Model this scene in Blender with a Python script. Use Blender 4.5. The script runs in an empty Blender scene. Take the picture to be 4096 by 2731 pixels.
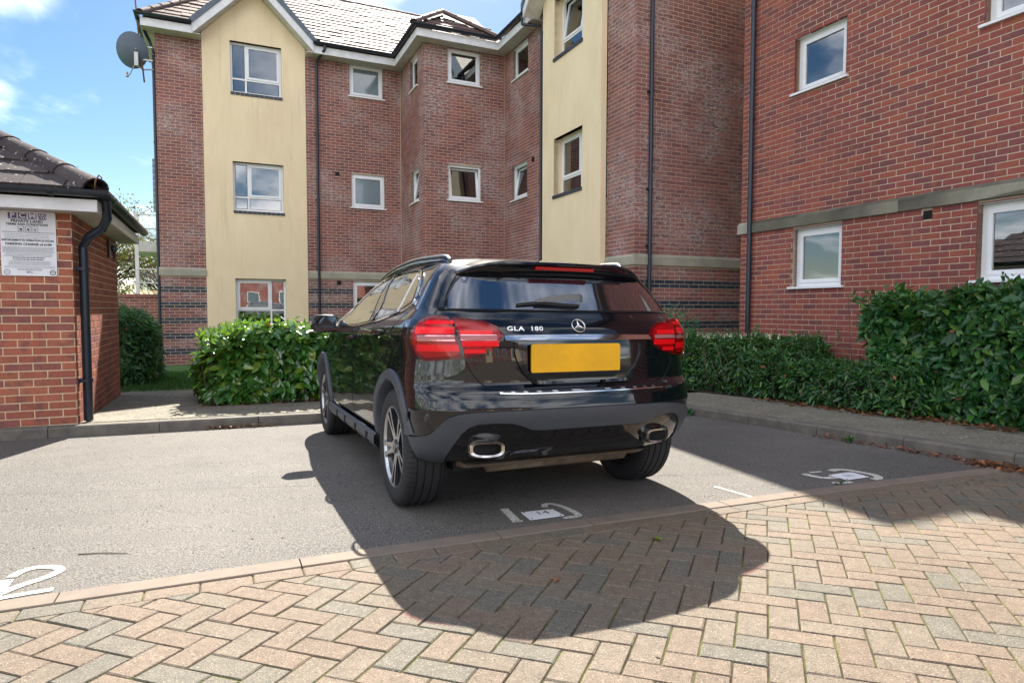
import bpy, math, random
import numpy as np
from mathutils import Vector, Matrix
from mathutils.geometry import delaunay_2d_cdt

# ------------------------------------------------------------------ camera, world, sun, exposure
SC = bpy.context.scene
COL = SC.collection
rng = np.random.default_rng(7)
random.seed(7)
PITCH, ROLL, CZ, S = math.radians(2.87), math.radians(0.1), 1.06, 0.0253   # S: the yard falls gently away from the camera
FOC = 2550.0 / 4096.0
A3 = np.array
FW = A3([0, math.cos(PITCH), -math.sin(PITCH)]); RT = A3([1, 0, 0.]); UPV = np.cross(RT, FW)
R2 = RT * math.cos(ROLL) + UPV * math.sin(ROLL); U2 = -RT * math.sin(ROLL) + UPV * math.cos(ROLL)
cam = bpy.data.objects.new('camera', bpy.data.cameras.new('camera')); COL.objects.link(cam)
cam.data.sensor_width = 36; cam.data.lens = 36 * FOC; cam.data.clip_start = 0.05; cam.data.clip_end = 2000
cam.matrix_world = Matrix(((R2[0], U2[0], -FW[0], 0), (R2[1], U2[1], -FW[1], 0), (R2[2], U2[2], -FW[2], CZ), (0, 0, 0, 1)))
SC.camera = cam
SC.render.resolution_x, SC.render.resolution_y = 1024, 682
SC.view_settings.view_transform = 'Standard'; SC.view_settings.look = 'None'
SC.view_settings.gamma = 1; SC.view_settings.use_curve_mapping = False
SC.view_settings.exposure = 2.0

SUN_EL, SUN_AZ = math.radians(43.5), math.atan2(-0.125, 1.0)
sd = Vector((math.sin(SUN_AZ) * math.cos(SUN_EL), math.cos(SUN_AZ) * math.cos(SUN_EL), math.sin(SUN_EL)))
CLOUD, SKYV = 6.7, 0.32
W = bpy.data.worlds.new('World'); SC.world = W; W.use_nodes = True
nt = W.node_tree; nt.nodes.clear()
def wn(t, **k):
    n = nt.nodes.new(t)
    for a, b in k.items(): setattr(n, a, b)
    return n
out = wn('ShaderNodeOutputWorld'); bg = wn('ShaderNodeBackground'); nt.links.new(bg.outputs[0], out.inputs[0])
sky = wn('ShaderNodeTexSky', sky_type='NISHITA', sun_disc=False, sun_elevation=SUN_EL, sun_rotation=SUN_AZ, air_density=1.0, dust_density=0.35, ozone_density=1.8)
bg.inputs['Strength'].default_value = 0.12
# clouds: a flat layer seen in perspective, broken ahead and thicker overhead and behind (as the car's glass shows)
tc = wn('ShaderNodeTexCoord'); sx = wn('ShaderNodeSeparateXYZ'); nt.links.new(tc.outputs['Generated'], sx.inputs[0])
def wm(op, a, b=None, c=None):
    n = wn('ShaderNodeMath', operation=op)
    for i, v in enumerate((a, b, c)):
        if v is None: continue
        if isinstance(v, (int, float)): n.inputs[i].default_value = v
        else: nt.links.new(v, n.inputs[i])
    return n.outputs[0]
zz_ = wm('ADD', wm('MAXIMUM', sx.outputs[2], 0.0), 0.22)
cv = wn('ShaderNodeCombineXYZ'); nt.links.new(wm('DIVIDE', sx.outputs[0], zz_), cv.inputs[0]); nt.links.new(wm('DIVIDE', sx.outputs[1], zz_), cv.inputs[1]); cv.inputs[2].default_value = 3.7
nz = wn('ShaderNodeTexNoise'); nz.inputs['Scale'].default_value = 1.9; nz.inputs['Detail'].default_value = 8; nz.inputs['Roughness'].default_value = 0.52; nz.inputs['Distortion'].default_value = 0.35
nt.links.new(cv.outputs[0], nz.inputs[0])
cr = wn('ShaderNodeValToRGB'); cr.color_ramp.elements[0].position = 0.45; cr.color_ramp.elements[1].position = 0.73; cr.color_ramp.interpolation = 'EASE'
nt.links.new(wm('ADD', wm('MULTIPLY_ADD', sx.outputs[1], -0.08, nz.outputs[0]), 0.03), cr.inputs[0])
mx = wn('ShaderNodeMix', data_type='RGBA'); mx.inputs['B'].default_value = (CLOUD, CLOUD, CLOUD * 1.03, 1)
hs = wn('ShaderNodeHueSaturation'); hs.inputs['Saturation'].default_value = 1.25; hs.inputs['Value'].default_value = SKYV
nt.links.new(sky.outputs[0], hs.inputs['Color'])
nt.links.new(cr.outputs[0], mx.inputs['Factor']); nt.links.new(hs.outputs[0], mx.inputs['A']); nt.links.new(mx.outputs['Result'], bg.inputs['Color'])
sun = bpy.data.objects.new('sun', bpy.data.lights.new('sun', 'SUN')); COL.objects.link(sun)
sun.data.energy = 3.85; sun.data.angle = math.radians(0.5); sun.data.color = (1, 0.93, 0.82)
sun.rotation_euler = sd.to_track_quat('Z', 'Y').to_euler()

# ------------------------------------------------------------------ frames: (u, v) run along and away from the building fronts
BE = math.radians(24.5); CB, SB = math.cos(BE), math.sin(BE)
E1 = A3([CB, SB, 0]); E2 = A3([-SB, CB, 0])
def uv(u, v, z=0.0): return A3([u * CB - v * SB, u * SB + v * CB, z])
def gz(x, y): return -S * y
def G(u, v, h=0.0):
    p = uv(u, v); p[2] = gz(p[0], p[1]) + h; return p
def proj(P):
    d = np.asarray(P, float) - A3([0, 0, CZ]); z = d @ FW
    return 512 + 1024 * FOC * (d @ R2) / z, 341 - 1024 * FOC * (d @ U2) / z, z
MBLD = Matrix.Rotation(BE, 4, 'Z')            # building frame: local x = u, local y = v

# ------------------------------------------------------------------ helpers
def tag(o, label=None, cat=None, group=None, kind=None):
    if label: o['label'] = label
    if cat: o['category'] = cat
    if group: o['group'] = group
    if kind: o['kind'] = kind
    return o
def link(o, parent=None, mw=None):
    COL.objects.link(o)
    if parent is not None: o.parent = parent
    if mw is not None: o.matrix_local = mw
    return o
def empty(name, mw=None, **k):
    o = bpy.data.objects.new(name, None); link(o); o.empty_display_size = 0.2
    if mw is not None: o.matrix_world = mw
    return tag(o, **k)
class MB:
    """collects quads/tris; build() links ONE mesh object"""
    def __init__(s): s.v = []; s.f = []; s.n = 0; s.mi = []
    def add(s, v, f, mi=0):
        v = np.asarray(v, float).reshape(-1, 3); s.v.append(v)
        for q in f: s.f.append(tuple(int(i) + s.n for i in q)); s.mi.append(mi)
        s.n += len(v)
    def box(s, x0, x1, y0, y1, z0, z1, mi=0):
        v = [(x, y, z) for x in (x0, x1) for y in (y0, y1) for z in (z0, z1)]
        s.add(v, [(0, 1, 3, 2), (4, 6, 7, 5), (0, 4, 5, 1), (2, 3, 7, 6), (0, 2, 6, 4), (1, 5, 7, 3)], mi)
    def hexa(s, p, mi=0):   # p: 8 points, bottom ring 0-3, top ring 4-7
        s.add(p, [(3, 2, 1, 0), (4, 5, 6, 7), (0, 1, 5, 4), (1, 2, 6, 5), (2, 3, 7, 6), (3, 0, 4, 7)], mi)
    def tube(s, pts, r, n=10, cap=True, mi=0, ry=None):
        pts = [A3(p) for p in pts]; rs = r if isinstance(r, (list, tuple)) else [r] * len(pts)
        rings = []; up = A3([0, 0, 1.])
        for i, p in enumerate(pts):
            t = (pts[min(i + 1, len(pts) - 1)] - pts[max(i - 1, 0)]); t = t / (np.linalg.norm(t) + 1e-9)
            a = np.cross(t, up)
            if np.linalg.norm(a) < 0.05: a = np.cross(t, A3([0, 1., 0]))
            a /= np.linalg.norm(a); b = np.cross(a, t)
            th = np.linspace(0, 2 * np.pi, n, endpoint=False)
            rings.append(p + rs[i] * np.cos(th)[:, None] * a + rs[i] * (ry or 1) * np.sin(th)[:, None] * b)
        v = np.concatenate(rings); f = []
        for i in range(len(pts) - 1):
            for j in range(n): f.append((i * n + j, i * n + (j + 1) % n, (i + 1) * n + (j + 1) % n, (i + 1) * n + j))
        if cap: f.append(tuple(range(n))[::-1]); f.append(tuple((len(pts) - 1) * n + j for j in range(n)))
        s.add(v, f, mi)
    def lathe(s, prof, n=32, axis='y', c=(0, 0, 0), mi=0, closed=False):
        prof = A3(prof); th = np.linspace(0, 2 * np.pi, n, endpoint=False); v = []
        for r, h in prof:
            for t in th:
                a, b = r * math.cos(t), r * math.sin(t)
                v.append((a, h, b) if axis == 'y' else (a, b, h) if axis == 'z' else (h, a, b))
        v = A3(v) + A3(c); f = []; m = len(prof)
        for i in range(m if closed else m - 1):
            for j in range(n): f.append((i * n + j, i * n + (j + 1) % n, ((i + 1) % m) * n + (j + 1) % n, ((i + 1) % m) * n + j))
        s.add(v, f, mi)
    def prism(s, poly, w0, w1, fn, mi=0):   # poly in 2D, fn(a,b,w)->3D
        n = len(poly); v = [fn(a, b, w0) for a, b in poly] + [fn(a, b, w1) for a, b in poly]
        f = [tuple(range(n))[::-1], tuple(range(n, 2 * n))] + [(i, (i + 1) % n, n + (i + 1) % n, n + i) for i in range(n)]
        s.add(v, f, mi)
    def mesh(s, name, mats, smooth=False, angle=None):
        me = bpy.data.meshes.new(name)
        if s.n: me.from_pydata(np.concatenate(s.v).tolist(), [], s.f)
        for m in (mats if isinstance(mats, (list, tuple)) else [mats]): me.materials.append(m)
        if any(s.mi): me.polygons.foreach_set('material_index', s.mi)
        if smooth: me.shade_smooth() if angle is None else sharp(me, angle)
        me.update(); return me
    def build(s, name, mats, parent=None, smooth=False, angle=None, mw=None, **k):
        o = bpy.data.objects.new(name, s.mesh(name, mats, smooth, angle)); link(o, parent, mw); return tag(o, **k)
def sharp(me, angle):
    import bmesh
    bm = bmesh.new(); bm.from_mesh(me); bmesh.ops.recalc_face_normals(bm, faces=bm.faces)
    for f in bm.faces: f.smooth = True
    a = math.radians(angle)
    for e in bm.edges:
        if len(e.link_faces) == 2 and e.calc_face_angle(0) > a: e.smooth = False
    bm.to_mesh(me); bm.free()
def box(name, m, parent, *b, **k):
    mb = MB(); mb.box(*b); return mb.build(name, m, parent, **k)
def sheet(name, pts, m, parent=None, **k):
    mb = MB(); mb.add(pts, [tuple(range(len(pts)))]); return mb.build(name, m, parent, **k)

# ------------------------------------------------------------------ materials
MATS = {}
def new_mat(name):
    m = bpy.data.materials.new(name); m.use_nodes = True; MATS[name] = m
    b = m.node_tree.nodes['Principled BSDF']; return m, m.node_tree, b
def nd(t, ty, **k):
    n = t.nodes.new(ty)
    for a, b in k.items(): setattr(n, a, b)
    return n
def posn(t, scale=(1, 1, 1)):
    g = nd(t, 'ShaderNodeNewGeometry'); m = nd(t, 'ShaderNodeMapping'); m.inputs['Scale'].default_value = scale
    t.links.new(g.outputs['Position'], m.inputs[0]); return m.outputs[0]
def noise(t, scale, detail=4, rough=0.6, vec=None, sc=(1, 1, 1)):
    n = nd(t, 'ShaderNodeTexNoise'); n.inputs['Scale'].default_value = scale; n.inputs['Detail'].default_value = detail; n.inputs['Roughness'].default_value = rough
    t.links.new(vec if vec is not None else posn(t, sc), n.inputs['Vector']); return n.outputs['Fac']
def ramp(t, fac, stops, interp='LINEAR'):
    r = nd(t, 'ShaderNodeValToRGB'); r.color_ramp.interpolation = interp
    el = r.color_ramp.elements
    while len(el) < len(stops): el.new(0.5)
    for e, (p, c) in zip(el, stops): e.position = p; e.color = (*c, 1) if len(c) == 3 else c
    t.links.new(fac, r.inputs[0]); return r.outputs[0]
def g1(v): return (v, v, v)
def mixc(t, fac, a, b, blend='MIX'):
    m = nd(t, 'ShaderNodeMix', data_type='RGBA', blend_type=blend)
    for s_, v in ((m.inputs['Factor'], fac), (m.inputs['A'], a), (m.inputs['B'], b)):
        if isinstance(v, (int, float)): s_.default_value = v
        elif isinstance(v, tuple): s_.default_value = (*v, 1) if len(v) == 3 else v
        else: t.links.new(v, s_)
    return m.outputs['Result']
def bump(t, b, fac, strength=0.3, dist=0.01):
    n = nd(t, 'ShaderNodeBump'); n.inputs['Strength'].default_value = strength; n.inputs['Distance'].default_value = dist
    t.links.new(fac, n.inputs['Height']); t.links.new(n.outputs[0], b.inputs['Normal'])
def simple(name, c, rough=0.5, metal=0.0, var=0.0, scale=20, bmp=0.0, spec=0.5, coat=0.0, bscale=None, c2=None, sc=(1, 1, 1)):
    m, t, b = new_mat(name); b.inputs['Roughness'].default_value = rough; b.inputs['Metallic'].default_value = metal
    b.inputs['Specular IOR Level'].default_value = spec; b.inputs['Coat Weight'].default_value = coat; b.inputs['Coat Roughness'].default_value = 0.03
    if c2 is None and var: c2 = tuple(x * (1 - var) for x in c); c = tuple(min(1, x * (1 + var)) for x in c)
    if c2: t.links.new(ramp(t, noise(t, scale, 6, 0.65, sc=sc), [(0.3, c2), (0.7, c)]), b.inputs['Base Color'])
    else: b.inputs['Base Color'].default_value = (*c, 1)
    if bmp: bump(t, b, noise(t, bscale or scale * 6, 3, 0.6), bmp, 0.004)
    return m
def rnd(t):
    g = nd(t, 'ShaderNodeNewGeometry'); o = nd(t, 'ShaderNodeObjectInfo'); a = nd(t, 'ShaderNodeMath', operation='ADD'); f = nd(t, 'ShaderNodeMath', operation='FRACT')
    t.links.new(g.outputs['Random Per Island'], a.inputs[0]); t.links.new(o.outputs['Random'], a.inputs[1]); t.links.new(a.outputs[0], f.inputs[0]); return f.outputs[0]
def brick_mat(name, tones, eff=0.0, rough=0.8, blot=None, spec=0.3):
    m, t, b = new_mat(name); n = len(tones)
    c = ramp(t, rnd(t), [(i / n, x) for i, x in enumerate(tones)], 'CONSTANT' if n > 3 else 'LINEAR')
    c = mixc(t, 0.55, c, ramp(t, noise(t, 55, 5, 0.7), [(0.25, g1(0.55)), (0.75, g1(1.35))]), 'MULTIPLY')
    if blot: c = mixc(t, ramp(t, noise(t, 9, 3, 0.6), [(0.52, g1(0)), (0.68, g1(0.65))]), c, blot)
    c = mixc(t, 1.0, c, ramp(t, noise(t, 0.7, 4, 0.6, sc=(1.6, 1.6, 0.5)), [(0.3, g1(0.84)), (0.7, g1(1.14))]), 'MULTIPLY')
    if eff:
        k = mixc(t, 1.0, ramp(t, noise(t, 0.9, 3, 0.6), [(0.46, g1(0)), (0.62, g1(1))]), ramp(t, noise(t, 14, 4, 0.8, sc=(1, 1, 2.5)), [(0.47, g1(0)), (0.6, g1(eff))]), 'MULTIPLY')
        c = mixc(t, k, c, (0.42, 0.395, 0.40))
    t.links.new(c, b.inputs['Base Color']); b.inputs['Roughness'].default_value = rough; b.inputs['Specular IOR Level'].default_value = spec
    bump(t, b, noise(t, 160, 4, 0.7), 0.5, 0.003); return m
M_brickA = brick_mat('brick_plum', [(0.262, 0.104, 0.094), (0.215, 0.09, 0.088), (0.285, 0.112, 0.098), (0.225, 0.105, 0.102), (0.185, 0.083, 0.084), (0.26, 0.12, 0.108)], eff=0.85)
M_brickB = brick_mat('brick_red', [(0.265, 0.072, 0.060), (0.235, 0.066, 0.058), (0.30, 0.085, 0.060), (0.25, 0.075, 0.064), (0.175, 0.062, 0.062), (0.225, 0.068, 0.060), (0.28, 0.078, 0.058), (0.20, 0.066, 0.064)], blot=(0.30, 0.10, 0.055))
M_brickC = brick_mat('brick_orange_multi', [(0.34, 0.105, 0.065), (0.29, 0.09, 0.06), (0.36, 0.12, 0.07), (0.24, 0.085, 0.07), (0.31, 0.10, 0.06)], blot=(0.10, 0.055, 0.06))
M_blue = brick_mat('brick_blue', [(0.030, 0.038, 0.060), (0.042, 0.050, 0.074), (0.024, 0.032, 0.052)], rough=0.45, spec=0.5)
M_mortar = simple('mortar', (0.56, 0.43, 0.31), 0.95, var=0.18, scale=30, bmp=0.4)
M_mortarB = simple('mortar_light', (0.54, 0.43, 0.32), 0.95, var=0.15, scale=30, bmp=0.4)
M_mortarC = simple('mortar_pale', (0.64, 0.50, 0.33), 0.95, var=0.15, scale=30, bmp=0.4)
def render_mat():
    m, t, b = new_mat('cream_render')
    c = ramp(t, noise(t, 1.6, 6, 0.7, sc=(1, 1, 0.5)), [(0.3, (0.73, 0.585, 0.385)), (0.7, (0.81, 0.67, 0.455))])
    st = ramp(t, noise(t, 3.0, 5, 0.7, sc=(2.2, 2.2, 0.18)), [(0.55, g1(1)), (0.78, g1(0.82))])
    c = mixc(t, 1.0, c, st, 'MULTIPLY'); t.links.new(c, b.inputs['Base Color']); b.inputs['Roughness'].default_value = 0.9
    bump(t, b, noise(t, 70, 4, 0.7), 0.35, 0.006); return m
M_render = render_mat()
M_stone = simple('cast_stone', (0.40, 0.365, 0.28), 0.85, c2=(0.26, 0.25, 0.21), scale=3.5, bmp=0.35, bscale=60)
M_upvc = simple('white_upvc', (0.74, 0.75, 0.77), 0.35, var=0.05, scale=4)
M_fascia = simple('white_fascia', (0.72, 0.72, 0.74), 0.45, c2=(0.55, 0.55, 0.56), scale=5)
M_soffit = simple('soffit_board', (0.62, 0.60, 0.57), 0.6, c2=(0.42, 0.40, 0.37), scale=6)
M_black = simple('black_rainwater_plastic', (0.012, 0.019, 0.034), 0.35, var=0.2, scale=10)
M_verge = simple('slate_verge', (0.085, 0.115, 0.15), 0.6, var=0.2, scale=12, bmp=0.2)
def tile_mat(name, a, b_, lich=0.0):
    m, t, b = new_mat(name)
    c = ramp(t, rnd(t), [(0, a), (1, b_)]); c = mixc(t, 0.6, c, ramp(t, noise(t, 18, 5, 0.7), [(0.3, g1(0.6)), (0.7, g1(1.3))]), 'MULTIPLY')
    if lich: c = mixc(t, ramp(t, noise(t, 26, 2, 0.5), [(0.66, g1(0)), (0.7, g1(lich))]), c, (0.5, 0.48, 0.42))
    t.links.new(c, b.inputs['Base Color']); b.inputs['Roughness'].default_value = 0.72 if not lich else 0.95; b.inputs['Specular IOR Level'].default_value = 0.3; bump(t, b, noise(t, 60, 4, 0.7), 0.5, 0.006); return m
M_tile = tile_mat('brown_roof_tile', (0.080, 0.050, 0.043), (0.14, 0.092, 0.078))
M_tileC = tile_mat('mossy_roof_tile', (0.045, 0.036, 0.040), (0.07, 0.057, 0.058), 0.8)
def asphalt_mat():
    m, t, b = new_mat('asphalt')
    st = ramp(t, noise(t, 130, 3, 0.6), [(0.38, g1(0.3)), (0.52, g1(1.0)), (0.64, g1(1.7))])
    c = ramp(t, noise(t, 0.8, 5, 0.6), [(0.3, (0.098, 0.091, 0.083)), (0.7, (0.140, 0.130, 0.118))])
    c = mixc(t, 1.0, c, st, 'MULTIPLY')
    c = mixc(t, ramp(t, noise(t, 1.7, 4, 0.55), [(0.62, g1(0)), (0.75, g1(0.5))]), c, (0.085, 0.078, 0.068))
    c = mixc(t, ramp(t, noise(t, 0.35, 6, 0.7), [(0.42, g1(0.0)), (0.62, g1(0.28))]), c, (0.20, 0.18, 0.155))
    c = mixc(t, ramp(t, noise(t, 5.5, 5, 0.75), [(0.60, g1(0.0)), (0.72, g1(0.35))]), c, (0.075, 0.07, 0.062))
    t.links.new(c, b.inputs['Base Color']); b.inputs['Roughness'].default_value = 0.85; bump(t, b, noise(t, 110, 3, 0.6), 0.9, 0.008); return m
M_asphalt = asphalt_mat()
def paver_mat():
    m, t, b = new_mat('block_paving')
    c = ramp(t, rnd(t), [(0, (0.160, 0.114, 0.080)), (0.2, (0.152, 0.119, 0.086)), (0.42, (0.124, 0.112, 0.088)), (0.6, (0.163, 0.119, 0.084)), (0.8, (0.153, 0.122, 0.088)), (0.92, (0.135, 0.118, 0.090))], 'CONSTANT')
    c = mixc(t, 0.8, c, ramp(t, noise(t, 28, 5, 0.7), [(0.3, g1(0.7)), (0.7, g1(1.3))]), 'MULTIPLY')
    c = mixc(t, 1.0, c, ramp(t, noise(t, 1.4, 5, 0.65), [(0.3, g1(0.84)), (0.7, g1(1.12))]), 'MULTIPLY')
    c = mixc(t, ramp(t, noise(t, 190, 2, 0.5), [(0.58, g1(0)), (0.66, g1(0.7))]), c, (0.34, 0.30, 0.235))
    c = mixc(t, ramp(t, noise(t, 120, 3, 0.6), [(0.34, g1(0.75)), (0.42, g1(0))]), c, (0.042, 0.036, 0.03))
    t.links.new(c, b.inputs['Base Color']); b.inputs['Roughness'].default_value = 0.8; bump(t, b, noise(t, 170, 4, 0.7), 0.9, 0.005); return m
M_paver = paver_mat()
def joint_mat():
    m, t, b = new_mat('mossy_joint_sand')
    c = ramp(t, noise(t, 6, 5, 0.7), [(0.40, (0.05, 0.04, 0.025)), (0.53, (0.085, 0.09, 0.018)), (0.68, (0.16, 0.20, 0.022))])
    t.links.new(c, b.inputs['Base Color']); b.inputs['Roughness'].default_value = 1; bump(t, b, noise(t, 150, 4, 0.7), 1.0, 0.01); return m
M_joint = joint_mat()
M_edging = simple('concrete_edging', (0.205, 0.16, 0.125), 0.85, c2=(0.155, 0.125, 0.10), scale=9, bmp=0.3, bscale=120)
M_kerb = simple('concrete_kerb', (0.17, 0.15, 0.125), 0.9, c2=(0.085, 0.078, 0.07), scale=7, bmp=0.5, bscale=90)
def slab_mat():
    m, t, b = new_mat('flecked_concrete_slab')
    c = ramp(t, noise(t, 3, 6, 0.7), [(0.3, (0.12, 0.110, 0.085)), (0.7, (0.20, 0.18, 0.14))])
    c = mixc(t, ramp(t, noise(t, 38, 2, 0.4, sc=(1, 1, 1)), [(0.62, g1(0)), (0.66, g1(0.8))]), c, (0.38, 0.36, 0.30))
    t.links.new(c, b.inputs['Base Color']); b.inputs['Roughness'].default_value = 0.9; bump(t, b, noise(t, 60, 4, 0.7), 0.5, 0.008); return m
M_slab = slab_mat()
M_soil = simple('soil', (0.05, 0.035, 0.025), 1.0, var=0.5, scale=30, bmp=1.0, bscale=40)
M_grass = simple('grass_blades', (0.06, 0.17, 0.02), 0.7, c2=(0.03, 0.10, 0.012), scale=5)
M_lawn = simple('lawn_ground', (0.05, 0.12, 0.02), 1.0, var=0.4, scale=30, bmp=1.0)
def paint_mark():
    m, t, b = new_mat('worn_white_road_paint')
    b.inputs['Base Color'].default_value = (0.62, 0.61, 0.56, 1); b.inputs['Roughness'].default_value = 0.7
    tr = nd(t, 'ShaderNodeBsdfTransparent'); mixs = nd(t, 'ShaderNodeMixShader')
    f = ramp(t, noise(t, 70, 4, 0.75), [(0.37, g1(0)), (0.47, g1(.92))])
    t.links.new(f, mixs.inputs[0]); t.links.new(tr.outputs[0], mixs.inputs[1]); t.links.new(b.outputs[0], mixs.inputs[2])
    t.links.new(mixs.outputs[0], t.nodes['Material Output'].inputs[0]); return m
M_mark = paint_mark()
M_plate = simple('white_metal_plate', (0.78, 0.80, 0.84), 0.35, var=0.03, scale=8)
M_ink = simple('black_lettering', (0.01, 0.01, 0.012), 0.5)
M_purple = simple('purple_print', (0.10, 0.05, 0.22), 0.5)
M_greyink = simple('grey_print', (0.22, 0.22, 0.25), 0.6)
M_sign = simple('white_sign_plate', (0.74, 0.75, 0.80), 0.4, c2=(0.62, 0.63, 0.68), scale=4)
def pane_mat(name, tint, ior=1.6, dirt=0.0):
    m, t, b = new_mat(name); t.nodes.remove(b)
    tr = nd(t, 'ShaderNodeBsdfTransparent'); tr.inputs[0].default_value = (*tint, 1)
    gl = nd(t, 'ShaderNodeBsdfGlossy'); gl.inputs['Roughness'].default_value = 0.015
    fr = nd(t, 'ShaderNodeFresnel'); fr.inputs[0].default_value = ior; mx_ = nd(t, 'ShaderNodeMixShader')
    nb = nd(t, 'ShaderNodeBump'); nb.inputs['Strength'].default_value = 0.04; nb.inputs['Distance'].default_value = 0.05
    t.links.new(noise(t, 1.3, 2, 0.5), nb.inputs['Height']); t.links.new(nb.outputs[0], gl.inputs['Normal'])
    t.links.new(fr.outputs[0], mx_.inputs[0]); t.links.new(tr.outputs[0], mx_.inputs[1]); t.links.new(gl.outputs[0], mx_.inputs[2])
    t.links.new(mx_.outputs[0], t.nodes['Material Output'].inputs[0]); return m
M_glass = pane_mat('window_glass', (0.66, 0.74, 0.78), 3.3)
M_obsc = simple('obscure_glass', (0.16, 0.21, 0.24), 0.12, c2=(0.11, 0.16, 0.19), scale=1.2, spec=0.8, coat=0.6)
M_room = simple('dark_room', (0.055, 0.065, 0.075), 0.9, var=0.3, scale=1.5)
M_blind = simple('blind_slat', (0.30, 0.36, 0.40), 0.5)
M_curtain = simple('curtain_cloth', (0.22, 0.24, 0.27), 0.9, var=0.3, scale=6, sc=(5, 5, 0.3))
# car
def car_paint():
    m, t, b = new_mat('black_car_paint')
    b.inputs['Base Color'].default_value = (0.0016, 0.0024, 0.0052, 1); b.inputs['Roughness'].default_value = 0.3; b.inputs['Specular IOR Level'].default_value = 0.08
    b.inputs['Coat Weight'].default_value = 1.0; b.inputs['Coat Roughness'].default_value = 0.012; b.inputs['Coat IOR'].default_value = 1.55
    return m
M_paint = car_paint()
M_clad = simple('grey_plastic_cladding', (0.045, 0.052, 0.066), 0.5, var=0.06, scale=15, bmp=0.15, bscale=700)
M_gloss = simple('piano_black_trim', (0.003, 0.004, 0.006), 0.08, coat=0.8)
M_gap = simple('panel_gap', (0.001, 0.001, 0.0015), 0.9)
M_chrome = simple('chrome', (0.75, 0.76, 0.78), 0.08, metal=1.0)
M_mirror = simple('mirror_silver', (0.08, 0.10, 0.12), 0.02, metal=1.0)
M_wiper = simple('grey_wiper_plastic', (0.12, 0.125, 0.135), 0.4)
M_badge = simple('satin_chrome_lettering', (0.85, 0.85, 0.85), 0.42, metal=0.9)
M_satin = simple('satin_steel', (0.5, 0.48, 0.46), 0.22, metal=1.0)
M_carglass = simple('tinted_car_glass', (0.008, 0.011, 0.016), 0.01, spec=1.0, coat=1.0)
M_sideglass = simple('tinted_side_glass', (0.008, 0.010, 0.013), 0.01, spec=0.6, coat=1.0)
M_sideglass.node_tree.nodes['Principled BSDF'].inputs['Coat IOR'].default_value = 1.7
M_carglass.node_tree.nodes['Principled BSDF'].inputs['Coat IOR'].default_value = 2.7
M_rubber = simple('tyre_rubber', (0.014, 0.015, 0.018), 0.75, var=0.3, scale=12, bmp=0.2, bscale=200)
M_dark = simple('dark_underbody', (0.012, 0.012, 0.012), 0.8, var=0.4, scale=9)
M_muck = simple('dusty_underbody', (0.15, 0.115, 0.08), 0.9, var=0.4, scale=14)
M_alloy = simple('machined_alloy', (0.50, 0.51, 0.54), 0.38, metal=1.0)
M_alloyd = simple('black_alloy', (0.02, 0.022, 0.026), 0.25, coat=0.4)
def lens_mat(name, c, rough=0.12, em=0.0):
    m, t, b = new_mat(name); b.inputs['Base Color'].default_value = (*c, 1); b.inputs['Roughness'].default_value = rough
    b.inputs['Coat Weight'].default_value = em; b.inputs['Coat Roughness'].default_value = 0.02; b.inputs['Specular IOR Level'].default_value = 0.3; return m
M_red = lens_mat('red_lamp_lens', (0.34, 0.002, 0.008), em=.4); M_redd = lens_mat('deep_red_lens', (0.12, 0.002, 0.006), em=.4); M_redb = lens_mat('bright_red_reflector', (0.85, 0.008, 0.022), 0.35, em=.15)
M_cover = pane_mat('red_tinted_cover', (1.0, 0.72, 0.72), 1.3)
M_clear = lens_mat('clear_lamp_lens', (0.46, 0.34, 0.35), 0.3)
M_yellow = simple('yellow_number_plate', (0.82, 0.42, 0.008), 0.45, c2=(0.60, 0.32, 0.012), scale=3.5, spec=0.3)
M_amber = lens_mat('amber_reflector', (0.6, 0.25, 0.05))
def leaf_mat(name, tones, rough=0.3, trans=0.25, spec=0.5, coat=0.0):
    m, t, b = new_mat(name); n = len(tones)
    c = ramp(t, rnd(t), [(i / n, x) for i, x in enumerate(tones)], 'CONSTANT')
    t.links.new(c, b.inputs['Base Color']); b.inputs['Roughness'].default_value = rough; b.inputs['Specular IOR Level'].default_value = spec; b.inputs['Coat Weight'].default_value = coat; b.inputs['Coat Roughness'].default_value = 0.22
    tl = nd(t, 'ShaderNodeBsdfTranslucent'); t.links.new(mixc(t, 0.5, c, (0.25, 0.4, 0.02)), tl.inputs[0]); ms = nd(t, 'ShaderNodeMixShader'); ms.inputs[0].default_value = trans
    t.links.new(b.outputs[0], ms.inputs[1]); t.links.new(tl.outputs[0], ms.inputs[2]); t.links.new(ms.outputs[0], t.nodes['Material Output'].inputs[0]); return m
M_leafL = leaf_mat('glossy_laurel_leaf', [(0.045, 0.16, 0.026), (0.065, 0.21, 0.032), (0.035, 0.125, 0.028), (0.08, 0.25, 0.036), (0.18, 0.29, 0.035), (0.05, 0.18, 0.035)], 0.27, 0.30, 1.0, .7)
M_leafR = leaf_mat('dark_hedge_leaf', [(0.022, 0.10, 0.026), (0.034, 0.13, 0.028), (0.016, 0.07, 0.024), (0.055, 0.165, 0.03), (0.024, 0.105, 0.03), (0.09, 0.19, 0.03), (0.018, 0.085, 0.026)], 0.32, 0.2)
M_leafB = leaf_mat('back_hedge_leaf', [(0.035, 0.12, 0.05), (0.05, 0.17, 0.06), (0.028, 0.10, 0.045), (0.07, 0.2, 0.05)], 0.4, 0.2)
M_leafA = leaf_mat('autumn_tree_leaf', [(0.14, 0.13, 0.03), (0.10, 0.12, 0.03), (0.20, 0.12, 0.03), (0.07, 0.10, 0.03), (0.22, 0.10, 0.04)], 0.6, 0.3)
M_dead = leaf_mat('fallen_brown_leaf', [(0.20, 0.07, 0.03), (0.14, 0.05, 0.025), (0.27, 0.11, 0.05), (0.10, 0.045, 0.03), (0.24, 0.08, 0.03)], 0.6, 0.1)
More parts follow.
